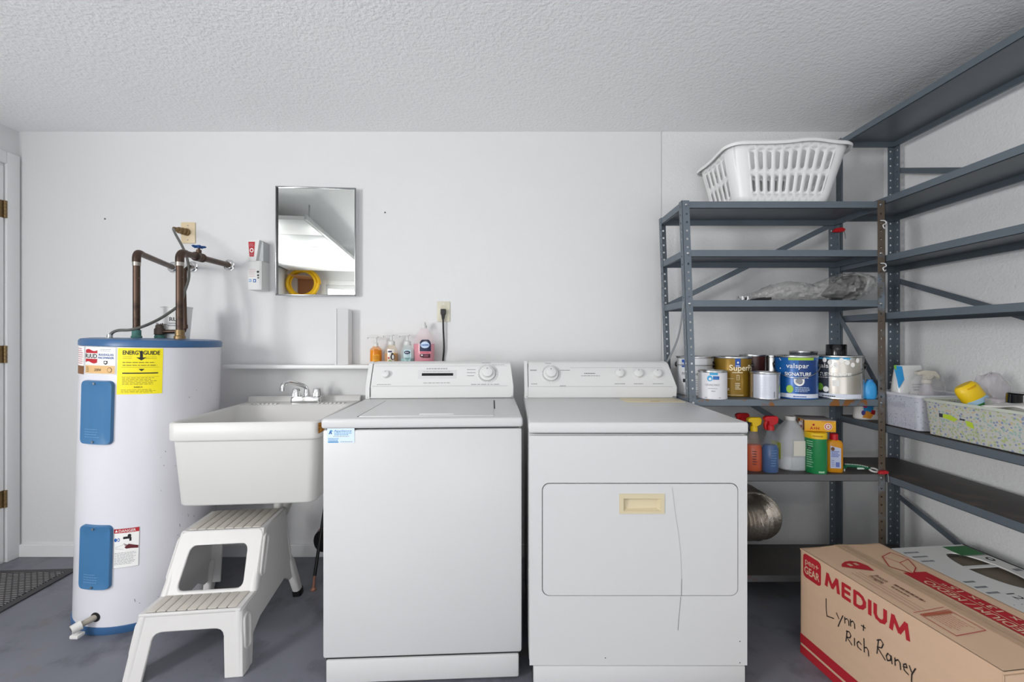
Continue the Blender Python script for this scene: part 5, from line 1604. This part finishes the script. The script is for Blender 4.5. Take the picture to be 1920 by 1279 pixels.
# yellow baking soda box lying across the bottles
c = at(1535, 815, 1.97)
t = thing('soda_box', 'yellow cardboard box with a round red emblem lying on the green canister', 'box', (c.x, 1.99, S5 + .1855), (0, 0, R(-16)))
T = PM[t.name]
YB_ = mat('golden_carton', '#e9ae27', .5, vary=.04); c0_ = S5 + .186
m = MB(T); m.box(-.055, .07, -.03, .1, 0, .05, .0015); m.build('carton', YB_, t)
m = MB(T); m.box(-.0562, .0705, -.0302, .1005, .0495, .0525, .001); m.build('grey_lid', mat('grey_pink_carton', '#a79f9d', .6), t)
p = Print(on_plane((-.055, -.0301, 0), (1, 0, 0), (0, 0, 1)), T)
p.ell(.094, .024, .016, .016, PAPER, 1); p.ell(.094, .024, .0135, .0135, RED, 2); p.ell(.094, .024, .01, .01, PAPER, 3); p.ell(.094, .024, .005, .006, mat('skin_print', '#c98d6b', .5), 4)
p.text('A+H', .04, .008, .013, REDINK, 2, bold=.03); p.ell(.036, .03, .005, .005, REDINK, 2, 8); p.greek(.068, .12, .044, .048, 1, REDINK, 2)
p.done('front_print', t)
p = Print(on_plane((-.0551, .1, 0), (0, -1, 0), (0, 0, 1)), T)
p.rect(.055, .075, .004, .046, mat('orange_red_print', '#d1532b', .5), 1); p.rect(.08, .11, .006, .044, PAPER, 1); p.rect(.084, .106, .01, .04, mat('rose_print', '#c06a6a', .5), 2); p.rect(.0, .045, .0, .048, PAPER, 1); p.greek(.005, .04, .008, .04, 3, GREYINK, 2); p.rect(.113, .129, .002, .048, mat('maroon_print', '#4c2030', .5), 1)
p.done('side_print', t)
# green brush
a, b = at(1582, 873, 1.98), at(1640, 887, 1.95)
a.z = S5 + .022; b.z = S5 + .012
t = thing('scrub_brush', 'green plastic scrubbing brush with a white loop end lying on the shelf', 'brush', (b.x, 1.96, S5))
m = MB(); GRN = mat('dark_green_plastic', '#14603f', .4)
m.tube([a + (b - a) * f + Vector((0, 0, .006 * sin(pi * f))) for f in [i / 8 * .85 for i in range(9)]], [.005, .006, .007, .008, .0085, .0085, .008, .007, .006], 12); m.build('handle', GRN, t)
m = MB(); e = a + (b - a) * .95
m.tube([e + Vector((.017 * cos(q), .012 * sin(q) - .004, .005 * sin(q))) for q in [2 * pi * i / 20 for i in range(20)]], .0042, 8, closed=True); m.build('hanging_loop', WHITE, t)
m = MB()
for i in range(14):
    p_ = a + (b - a) * (.03 + .055 * i) + Vector((0, -.004, .0085 + .004 * sin(pi * i / 14)))
    m.lathe([(.0025, 0), (.0025, .003)], p_, 6, (0, -.4, 1))
m.box(*sum(([c_ - s_, c_ + s_] for c_, s_ in zip(a + (b - a) * .5 + Vector((0, -.009, 0)), (.016, .002, .004))), []), .001)
m.build('grip_bumps', mat('pale_green_plastic', '#cfe3d6', .5), t)
m = MB(); m.box(a.x - .09, a.x + .005, 1.965, 1.995, S5 + .012, S5 + .024, .004); m.build('brush_block', GRN, t)
m = MB()
for i in range(10):
    for j in range(3): m.cyl((a.x - .085 + i * .009, 1.97 + j * .01, S5 + .0005), (a.x - .085 + i * .009, 1.97 + j * .01, S5 + .013), .0022, 6)
m.build('bristles', PAPER, t, kind='stuff')
# ---------------------------------------------------------------- right unit: bins and their contents
B5 = .8035


def confetti(name, base, cols, sc=70.0, amount=.55, rough=.35, alpha=.8):
    if name in _MC: return _MC[name]
    m = mat(name, base, rough, alpha=alpha); nt = m.node_tree; N = nt.nodes; L = nt.links; b = N['Principled BSDF']
    tc = N.new('ShaderNodeTexCoord'); vo = N.new('ShaderNodeTexVoronoi'); vo.inputs['Scale'].default_value = sc
    L.new(tc.outputs['Object'], vo.inputs['Vector'])
    sp = N.new('ShaderNodeSeparateColor'); L.new(vo.outputs['Color'], sp.inputs[0])
    rp = N.new('ShaderNodeValToRGB'); rp.color_ramp.interpolation = 'CONSTANT'
    while len(rp.color_ramp.elements) < len(cols): rp.color_ramp.elements.new(.5)
    for i, (pos, c) in enumerate(cols): rp.color_ramp.elements[i].position = pos; rp.color_ramp.elements[i].color = lin(c)
    L.new(sp.outputs[0], rp.inputs[0])
    lt = N.new('ShaderNodeMath'); lt.operation = 'LESS_THAN'; lt.inputs[1].default_value = amount / sc * 1.1
    L.new(vo.outputs['Distance'], lt.inputs[0]); lt.inputs[1].default_value = amount
    mx = N.new('ShaderNodeMix'); mx.data_type = 'RGBA'; mx.inputs[6].default_value = lin(base)
    L.new(lt.outputs[0], mx.inputs[0]); L.new(rp.outputs[0], mx.inputs[7]); L.new(mx.outputs[2], b.inputs['Base Color'])
    return m


def bin_(label, x0, x1, y0, y1, z0, h, m_, rim_m, slot=True):
    t = thing('storage_bin', label, 'bin', ((x0 + x1) / 2, (y0 + y1) / 2, z0))
    tp_ = .012
    R_ = lambda g, z, r: [(u, v, z0 + z) for u, v in rr(x1 - x0 - 2 * g, y1 - y0 - 2 * g, r, 5, (x0 + x1) / 2, (y0 + y1) / 2)]
    mb = MB(); mb.loft([R_(tp_ + .01, 0, .012), R_(tp_, .004, .016), R_(0, h, .022), R_(.003, h, .02), R_(tp_ + .003, .007, .014), R_(tp_ + .012, .005, .012)])
    mb.build('basket_wall', m_, t)
    mb = MB(); mb.loft([R_(-.003, h - .008, .024), R_(-.006, h, .026), R_(-.002, h + .003, .024), R_(.004, h, .02), R_(.003, h - .008, .02)], False, False); mb.build('rim', rim_m, t)
    # hand slot on the side that faces the room
    p = Print(lambda u, v, l: Vector((x0 + tp_ * (1 - v / h) - .0008 - l, (y0 + y1) / 2 - u, z0 + v)))
    if slot:
        for i in range(9): p.line([(-.04 + i * .01, h * .62), (-.04 + i * .01, h * .74)], .005, mat('slot_grey', '#a9abb5', .5), 1)
        p.done('hand_slot', t); p = Print(p.mp)
        for i in range(18): p.line([(-.085 + i * .01, h * .1), (-.085 + i * .01, h * .24)], .003, mat('slot_pale', '#bfc2cc', .5), 1)
    else:
        p.poly([(-.125, h * .66), (-.13, h * .56), (-.085, h * .5), (-.072, h * .58), (-.1, h * .66)], mat('lime_sticker', '#b7cf3c', .5), 1); p.rect(-.142, -.128, h * .56, h * .66, mat('charcoal_print', '#3a3f47', .4), 2)
        p.poly([(-.045, h * .58), (-.02, h * .56), (-.015, h * .4), (-.04, h * .45)], mat('lime_sticker', '#b7cf3c', .5), 1); p.rect(-.065, -.046, h * .57, h * .61, mat('charcoal_print', '#3a3f47', .4), 1)
    p.done('vent_slot' if slot else 'sticker', t)
    return t


bin_('pale bluish white perforated bin in the corner of the right shelving', 1.696, 1.965, 1.775, 2.0, B5, .152,
     confetti('perforated_pale_plastic', '#c9ccd6', [(0, '#a4a9b8'), (.5, '#b9bdc9')], 95, .3), mat('pale_rim', '#d5d8de', .35))
bin_('translucent confetti patterned bin holding a yellow bottle on the right shelving', 1.694, 1.965, 1.345, 1.762, B5, .145,
     confetti('confetti_plastic', '#cfd0c9', [(0, '#b7c58c'), (.25, '#8f9cc0'), (.45, '#d2c0a0'), (.6, '#a8c4c0'), (.8, '#bcc0c6'), (.95, '#d8d6a0')], 110, .45), mat('pale_green_rim', '#ced5c8', .35), slot=False)

# colourful pouch at the far end of the shelf
c = at(1618, 795, 2.1)
t = thing('detergent_pouch', 'colourful blue, pink and orange detergent pouch at the far end of the right shelf', 'pouch', (1.745, 2.1, B5))
m = MB(); m.loft([[(1.745 + u, 2.1 + v, B5 + z) for u, v in rr(2 * a, 2 * b, b * .9, 4)] for z, a, b in ((0, .052, .03), (.006, .057, .034), (.06, .055, .03), (.1, .05, .018), (.115, .05, .004))]); m.build('pouch', PAPER, t)
p = Print(lambda u, v, l: Vector((1.745 + u, 2.1 - .0345 - l, B5 + v)), None, .01)
PK, OR, BL, PU = mat('magenta_print', '#b8306e', .5), mat('orange_print', '#ee9f3c', .5), mat('cyan_print', '#2f97d6', .5), mat('violet_deep_print', '#5a4fa0', .5)
p.ell(-.02, .055, .024, .02, BL, 1); p.ell(-.035, .07, .012, .012, PK, 2); p.poly([(-.05, .012), (-.01, .006), (.008, .03), (-.03, .045)], OR, 2); p.ell(-.045, .035, .01, .012, PU, 3); p.ell(.0, .075, .018, .012, BL, 2); p.poly([(-.01, .03), (.01, .025), (.012, .045), (-.004, .05)], REDINK, 3); p.greek(.02, .045, .02, .07, 6, GREYINK, 1, .3)
p.done('print', t)


def rumple(name, parent, m_, c, ax, ay, az, seed, n=(18, 12), amp=.25, zmin=None):
    rnd = random.Random(seed); ph = [rnd.uniform(0, 6) for _ in range(8)]
    mb = MB(); rings = []
    for j in range(n[1] + 1):
        v = -pi / 2 + pi * j / n[1]; rg = []
        for i in range(n[0]):
            u = 2 * pi * i / n[0]
            k_ = 1 + amp * (sin(3 * u + ph[0]) * sin(2 * v + ph[1]) + .6 * sin(5 * u + 4 * v + ph[2]) + .4 * sin(9 * u - 6 * v + ph[3])) * cos(v) + rnd.uniform(-.06, .06)
            z = c[2] + az * sin(v) * k_
            if zmin is not None: z = max(z, zmin)
            rg.append((c[0] + ax * cos(v) * cos(u) * k_, c[1] + ay * cos(v) * sin(u) * k_, z))
        rings.append(rg)
    mb.loft(rings)
    return mb.build(name, m_, parent, smooth=70)


# white refill bag with a blue corner
t = thing('refill_bag', 'white plastic refill bag with a bright blue corner standing in the corner bin', 'bag', (1.79, 1.93, B5 + .01))
m = MB(); m.loft([[(1.778 + u + z * .05, 1.93 + v, B5 + .01 + z) for u, v in rr(2 * a, 2 * b, b * .9, 4)] for z, a, b in ((0, .05, .035), (.01, .056, .042), (.12, .06, .04), (.2, .062, .02), (.25, .06, .006), (.262, .058, .003))]); m.build('pouch', mat('glossy_white_film', '#dcdcdb', .25, bump=.6, bscale=25), t)
p = Print(lambda u, v, l: Vector((1.778 + u + v * .05, 1.93 - (.046 if v < .13 else .046 - (v - .13) * .33) - l, B5 + .01 + v)), None, .01)
p.poly([(-.068, .262), (-.03, .258), (-.035, .2), (-.07, .16), (-.068, .2)], mat('cyan_print', '#2f97d6', .5), 1); p.poly([(-.068, .262), (-.055, .265), (-.06, .24), (-.068, .25)], mat('leaf_print', '#7dbb42', .5), 2); p.greek(-.005, .05, .15, .185, 3, GREYINK, 1, .4)
p.done('print', t)
# spray head bottle in clear wrap
x, D = at(1737, 0, 1.86).x, 1.86
t = thing('wrapped_spray_bottle', 'clear spray bottle with a beige nozzle wrapped in plastic in the corner bin', 'bottle', (x, D, B5 + .01))
m = MB(); m.loft([[(x + a * cos(q), D + a * .8 * sin(q), B5 + .01 + z) for q in [2 * pi * i / 24 for i in range(24)]] for z, a in ((0, .035), (.008, .038), (.12, .036), (.17, .02), (.19, .014))]); m.build('shell', clear('lilac_clear', '#cfc8cf', .5), t)
m = MB(); m.lathe([(.018, 0), (.018, .014), (.014, .018)], (x, D, B5 + .198), 18); m.loft([[(x + a, D + y, B5 + .216 + z) for a, z in ((-.045, .02), (-.045, .032), (-.02, .04), (.03, .036), (.045, .02), (.048, .0), (.036, .0), (.025, .015), (.01, .0), (-.01, .0), (-.015, .02))] for y in (-.012, .012)]); m.build('trigger_head', mat('beige_nozzle', '#c9c2b4', .4), t, bevel=.002)
FILM2 = mat('thin_clear_film', '#e2e0e2', .12, alpha=.22, bump=.5, bscale=40)
rumple('wrap', t, FILM2, (x + .01, D, B5 + .15), .07, .04, .09, 5)
# clear crumpled bags further along the bin
t = thing('clear_bag', 'crumpled clear plastic bag standing behind the yellow bottle', 'bag', (1.9, 1.72, B5 + .01))
rumple('film', t, mat('lilac_clear_film', '#d9d3da', .12, alpha=.35, bump=.6, bscale=30), (1.9, 1.69, B5 + .135), .045, .045, .12, 11, zmin=B5 + .012)
# tilted yellow bottle
p0, p1 = at(1866, 798, 1.63), at(1806, 722, 1.67)
t = thing('yellow_bottle', 'tilted yellow bottle with a green and blue label lying in the confetti bin', 'bottle', tuple(p0))
d_ = (p1 - p0).normalized(); L_ = (p1 - p0).length
m = MB()
sd = d_.cross(Vector((0, 1, 0))).normalized(); fd = sd.cross(d_)
Sx = lambda a, w_, dp: [p0 + d_ * a + sd * w_ * cos(q) + fd * dp * sin(q) for q in [2 * pi * i / 28 for i in range(28)]]
m.loft([Sx(L_ * f, w_, dp) for f, w_, dp in ((0, .035, .025), (.05, .04, .03), (.62, .042, .03), (.86, .043, .03), (.95, .04, .026), (1.0, .032, .018))]); m.build('body', YELLOW, t)
p = Print(lambda u, v, l: p0 + d_ * v + sd * u - fd * (-1) * (.0308 * sqrt(max(.04, 1 - (u / .043) ** 2)) + l) * (1 if fd.y < 0 else -1), None, .006)
p.rect(-.041, .041, L_ * .42, L_ * .56, mat('dark_green_label', '#2b7a35', .5), 1); p.rect(-.041, .041, L_ * .56, L_ * .66, mat('pale_sky_label', '#a9cbe4', .5), 1); p.rect(-.041, .041, L_ * .36, L_ * .42, REDINK, 1)
for i in range(7): p.ell(-.034 + i * .011, L_ * (.46 + .03 * (i % 2)), .006, .006, mat('leaf_print', '#7dbb42', .5), 2, 10)
p.done('label', t)
m = MB(); m.loft([Sx(L_ * .9, .03, .031), Sx(L_ * .93, .03, .0315)]); m.build('grip_rib', mat('deep_yellow', '#dba70d', .4), t)
# lilac jar
x, D = at(1877, 0, 1.585).x, 1.585
t = thing('clear_jar', 'clear round tub with lilac contents beside the black lidded jar', 'jar', (x, D, B5 + .01))
MB().lathe([(.036, 0), (.04, .004), (.042, .152), (.04, .158), (.001, .158)], (x, D, B5 + .01), 28).build('shell', clear('lilac_clear', '#cfc8cf', .5), t)
MB().lathe([(.035, .002), (.038, .005), (.039, .118), (.001, .118)], (x, D, B5 + .01), 28).build('contents', mat('lilac_powder', '#b3a7b9', .6), t)
# black lidded jar
x, D = at(1926, 0, 1.49).x, 1.49
t = thing('black_lid_jar', 'white jar with a wide black lid at the edge of the confetti bin', 'jar', (x, D, B5 + .01))
MB().lathe([(.045, 0), (.05, .004), (.05, .15)], (x, D, B5 + .01), 32).build('body', WHITE, t)
MB().lathe([(.048, .148), (.051, .152), (.049, .186), (.045, .19), (.001, .19)], (x, D, B5 + .01), 32).build('lid', mat('gloss_black', '#0d0d0f', .15), t)
# white cloth over the rim
m = MB()
CLO = mat('white_cloth', '#dbd9d6', .8, bump=.3, bscale=120)
def clo(u, v):
    a = at(1848 + 84 * u, 775 - 22 * sin(pi * min(1, u * 1.1)) ** .6 * (1 - v) + v * (10 + 14 * u) * 1.1, 1.47)
    return (1.70 + .13 * (1 - v) - .012 * v + .006 * sin(7 * u), 1.535 - .2 * u, B5 + .152 + .04 * sin(pi * u) ** .7 * (1 - v * .75) - .004 * v + .004 * sin(9 * u + 3 * v))
m.grid(clo, 16, 10)
m.build('cloth', CLO, label='folded white cloth draped over the rim of the confetti bin', cat='cloth', solid=.004)
# papers in the bin
t = thing('packet', 'flat yellow green packet lying inside the confetti bin', 'packet', (1.8, 1.6, B5 + .11))
MB().box(1.73, 1.86, 1.5, 1.7, B5 + .112, B5 + .118, .002).build('sleeve', mat('lime_packet', '#c9cf6b', .5, vary=.1), t)

# ---------------------------------------------------------------- moving box
P0 = Vector((1.113, 1.627, 0)); P1 = Vector((1.159, 1.016, 0)); SD = Vector((.336, .041, 0))
ld = (P1 - P0).normalized(); LL = (P1 - P0).length; SL = SD.length; HB = .4
ct = (P0 + P1 + SD) / 2
ang = atan2(SD.y, SD.x)
mbx = thing('moving_box', 'large brown cardboard moving box with red MEDIUM lettering on the floor', 'box', (ct.x, ct.y, 0), (0, 0, ang))
T = PM[mbx.name]
CARD = mat('kraft_cardboard', '#cbab8f', .75, vary=.05, vscale=5, bump=.08, bscale=60, stretch=(1, 1, 6))
CARDE = mat('cardboard_edge', '#a58a6c', .8)
hw_, hl_ = SL / 2, LL / 2
m = MB(T)
for (a, b, c, d) in ((-hw_, -hw_ + .005, -hl_, hl_), (hw_ - .005, hw_, -hl_, hl_), (-hw_, hw_, hl_ - .005, hl_), (-hw_, hw_, -hl_, -hl_ + .005)):
    m.box(a, b, c, d, .0, HB - .004)
m.box(-hw_, hw_, -hl_, hl_, 0, .005)
m.build('box_walls', CARD, mbx, bevel=.0015)
for (a, b) in ((-hw_ - .001, -.0016), (.0016, hw_ + .001)):
    m = MB(T); dz_ = .004 if a > -.1 else 0
    m.loft([[(x, y, HB - .004 + z + (.004 if abs(x) < .01 else 0)) for x in (a, (a + b) / 2, b)] + [(x, y, HB - .009 + z + (.004 if abs(x) < .01 else 0)) for x in (b, (a + b) / 2, a)] for y, z in ((-hl_ - .001, 0), (hl_ + .001, 0))])
    m.build('top_flap', CARD, mbx)
# tape along the flap seam
TAPE = mat('clear_packing_tape', '#b7a285', .18, alpha=.16, bump=.3, bscale=25)
m = MB(T); m.box(-.026, .024, -hl_ - .0015, hl_ + .002, HB + .0004, HB + .0011)
m.box(-.026, .024, hl_ + .001, hl_ + .0018, HB - .05, HB + .0011); m.build('packing_tape', TAPE, mbx)
REDB = mat('red_box_print', '#a91f2b', .6); BRN = mat('brown_box_print', '#6b4a3a', .7); KR = CARD
# side facing the room: u runs from the far corner towards the camera
pl = on_plane((-hw_ - .0003, hl_, 0), (0, -1, 0), (0, 0, 1))
p = Print(pl, T)
p.poly([(u, v) for u, v in rr(.08, .088, .015, 5, .054, .344)], REDB, 1)
p.text('pen+', .054, .352, .022, CARD, 2, width=.06, bold=.01); p.text('GEAR', .054, .316, .026, CARD, 2, width=.066, bold=.03)
LET = {'M': (1.15, [[(0, 0), (.14, 1), (.575, .12), (1.01, 1), (1.15, 0)]]), 'E': (.6, [[(.6, 1), (0, 1), (0, 0), (.6, 0)], [(0, .52), (.55, .52)]]),
       'D': (.78, [[(0, 0), (0, 1), (.34, 1), (.6, .9), (.78, .65), (.78, .35), (.6, .1), (.34, 0), (0, 0)]]), 'I': (0.0, [[(0, 0), (0, 1)]]), 'U': (.74, [[(0, 1), (0, .32), (.12, .08), (.37, 0), (.62, .08), (.74, .32), (.74, 1)]])}
tot = sum(LET[c][0] for c in 'MEDIUM') + 5 * .42; su = .278 / tot; pu = .116
for ch in 'MEDIUM':
    for n_, st_ in enumerate(LET[ch][1]): p.line([(pu + a * su, .322 + b * .0415) for a, b in st_], .0115, REDB, 1 + .6 * n_)
    pu += (LET[ch][0] + .42) * su
p.rect(0, LL, .041, .076, REDB, 1); p.rect(0, LL, .001, .032, REDB, 1)
p.text('22', .245, .05, .018, CARD, 2)
hand = [
    [(.1166, .274), (.117, .235), (.12, .215), (.148, .224)],
    [(.158, .25), (.168, .236)], [(.183, .256), (.172, .228), (.165, .208)],
    [(.19, .256), (.191, .236)], [(.191, .25), (.199, .256), (.205, .252), (.206, .238)],
    [(.211, .262), (.212, .24)], [(.212, .254), (.22, .262), (.226, .257), (.227, .242)],
    [(.25, .268), (.264, .268)], [(.258, .274), (.257, .256)],
    [(.199, .216), (.195, .178)], [(.196, .212), (.207, .218), (.213, .209), (.209, .199), (.198, .195), (.217, .181)],
    [(.226, .21), (.226, .186)],
    [(.25, .206), (.241, .21), (.235, .2), (.238, .189), (.25, .188)],
    [(.259, .232), (.26, .189)], [(.26, .203), (.268, .209), (.274, .203), (.275, .187)],
    [(.307, .262), (.302, .215)], [(.302, .256), (.314, .266), (.322, .258), (.317, .243), (.303, .236), (.328, .214)],
    [(.345, .237), (.336, .24), (.331, .228), (.335, .217), (.344, .225), (.346, .24), (.349, .218)],
    [(.357, .242), (.358, .22)], [(.358, .234), (.366, .243), (.372, .238), (.374, .22)],
    [(.381, .234), (.392, .239), (.389, .248), (.382, .241), (.384, .226), (.396, .222)],
    [(.398, .25), (.404, .236)], [(.415, .254), (.405, .23), (.404, .21), (.42, .192)],
]
for s_ in hand: p.line(s_, .0032, INK, 3)
p.done('red_print', mbx, 'red print and black handwriting')
# top of the box
pt = on_plane((-hw_, hl_, HB - .0037), (0, -1, 0), (1, 0, 0))
# on_plane normal must point up: u along the box towards the camera, v across
p = Print(lambda u, v, l: Vector((-hw_ + v, hl_ - u, HB - .0036 + l + (.0042 * max(0, 1 - abs(v - hw_) / hw_)))), T)
p.poly([(.182, .12), (.15, .128), (.122, .118), (.112, .098), (.114, .074), (.126, .05), (.141, .036)], REDB, 1)
p.greek(.128, .145, .06, .11, 2, CARD, 2, .5)
p.text('Room', .206, .092, .013, BRN, 1, bold=.03, align='l', width=.04); p.text('Fragile', .206, .072, .013, BRN, 1, bold=.03, align='l', width=.045); p.greek(.262, .36, .1, .112, 1, BRN, 1, .6); p.greek(.27, .34, .08, .092, 1, BRN, 1, .4)
for v in (.035, .05, .064): p.line([(.18, v), (.385, v)], .0011, BRN, 1)
p.line([(.392, .02), (.384, .13)], .0016, REDB, 1); p.line([(.402, .03), (.492, .03), (.486, .13), (.397, .13), (.402, .03)], .002, REDB, 1); p.greek(.415, .48, .045, .115, 7, REDB, 1, .14)
p.rect(.402, .412, .034, .126, mat('faded_red_print', '#a4593f', .6), 2)
# far flap: outline of a box, and the red band with upside down lettering
v0, v1 = hw_ + .032, SL - .015
p.rect(.205, LL - .07, v0 + .003, v1 - .032, REDB, 1)
bxo = [(.075, v1 - .02), (.125, v1 - .005), (.18, v1 - .04), (.215, v0 + .03), (.165, v0 - .005), (.1, v0 + .04)]
p.poly(bxo, CARD, 2)
p.line(bxo + bxo[:1], .0028, REDB, 3); p.line([bxo[1], (.145, v0 + .06), bxo[5]], .0024, REDB, 3); p.line([(.145, v0 + .06), bxo[3]], .0024, REDB, 3)
mid = (v0 + v1 - .025) / 2
p.line([(.24, mid), (LL - .08, mid)], .0025, CARD, 2)
p.text('MEDIUM / MEDIO', LL - .085, mid - .01, .028, CARD, 2, align='l', rot=pi, width=.27, bold=.02)
p.text('22" x 13" x 15"', LL - .085, mid + .034, .024, CARD, 2, align='l', rot=pi, width=.25, bold=.02)
p.done('top_print', mbx, 'red and brown print on the flaps')
m = MB(T); m.box(-hw_ - .0016, hw_ + .0016, -hl_ - .0018, -hl_ - .0002, HB - .012, HB - .009); m.build('flap_shadow_gap', CARDE, mbx)

# white produce box on the lowest shelf of the right unit
wx0, wx1, wy0, wy1, wz0, wz1 = 1.575, 1.955, 1.24, 1.79, .1305, .325
gb = thing('white_carton', 'white carton with an oval hand hole and a green stripe behind the moving box', 'box', ((wx0 + wx1) / 2, (wy0 + wy1) / 2, wz0), (0, 0, R(6)))
T = PM[gb.name]; hx_, hy_, hz_ = (wx1 - wx0) / 2 - .012, (wy1 - wy0) / 2, wz1 - wz0
WC = mat('white_corrugated_card', '#efefec', .7, vary=.03)
m = MB(T)
for (a, b, c, d) in ((-hx_, -hx_ + .005, -hy_, hy_), (hx_ - .005, hx_, -hy_, hy_), (-hx_, hx_, hy_ - .005, hy_), (-hx_, hx_, -hy_, -hy_ + .005)): m.box(a, b, c, d, 0, hz_ - .006)
m.box(-hx_, hx_, -hy_, hy_, 0, .005); m.build('box_walls', WC, gb)
m = MB(T); N_ = 64
cy_ = .09; ov = [(.07 * cos(2 * pi * i / N_ + pi / 4) + .04, .13 * sin(2 * pi * i / N_ + pi / 4) + cy_) for i in range(N_)]
ou = resample([(hx_, hy_), (-hx_, hy_), (-hx_, -hy_), (hx_, -hy_)], N_)
m.plate(ou, lambda u, v, w: (u, v, hz_ - w), 0, .005, align(ou, ov)); m.build('lid', WC, gb)
m = MB(T); m.box(-.06, .14, cy_ - .13, cy_ + .13, hz_ - .03, hz_ - .02); m.build('inner_board', mat('raw_board', '#857a6c', .8, vary=.1), gb)
m = MB(T); m.box(-.05, .13, cy_ + .02, cy_ + .034, hz_ - .006, hz_ - .002); m.build('centre_strip', WC, gb)
p = Print(lambda u, v, l: Vector((u, v, hz_ + l)), T)
p.rect(.06, hx_ - .012, hy_ - .085, hy_ - .012, mat('green_box_print', '#1d7a3c', .5), 1); p.rect(hx_ - .01, hx_, -hy_, hy_, INK, 1); p.rect(.05, hx_, hy_ - .09, hy_ - .087, INK, 1)
p.ell(.14, hy_ - .12, .014, .014, INK, 1); p.ell(.14, hy_ - .12, .007, .007, WC, 2)
p.greek(-.15, -.08, cy_ + .06, cy_ + .16, 3, GREYINK, 1, .3); p.text('12', -.09, cy_ - .16, .03, INK, 1, rot=-pi / 2); p.greek(-.15, -.1, cy_ - .15, cy_ - .05, 3, GREYINK, 1, .3); p.rect(-.172, -.165, -.1, .08, INK, 1); p.greek(.13, .165, hy_ - .3, hy_ - .18, 3, GREYINK, 1, .4)
for i in range(10): p.ell(-.14 + i * .03, cy_ - .2, .002, .002, INK, 1, 6)
p.done('print', gb)
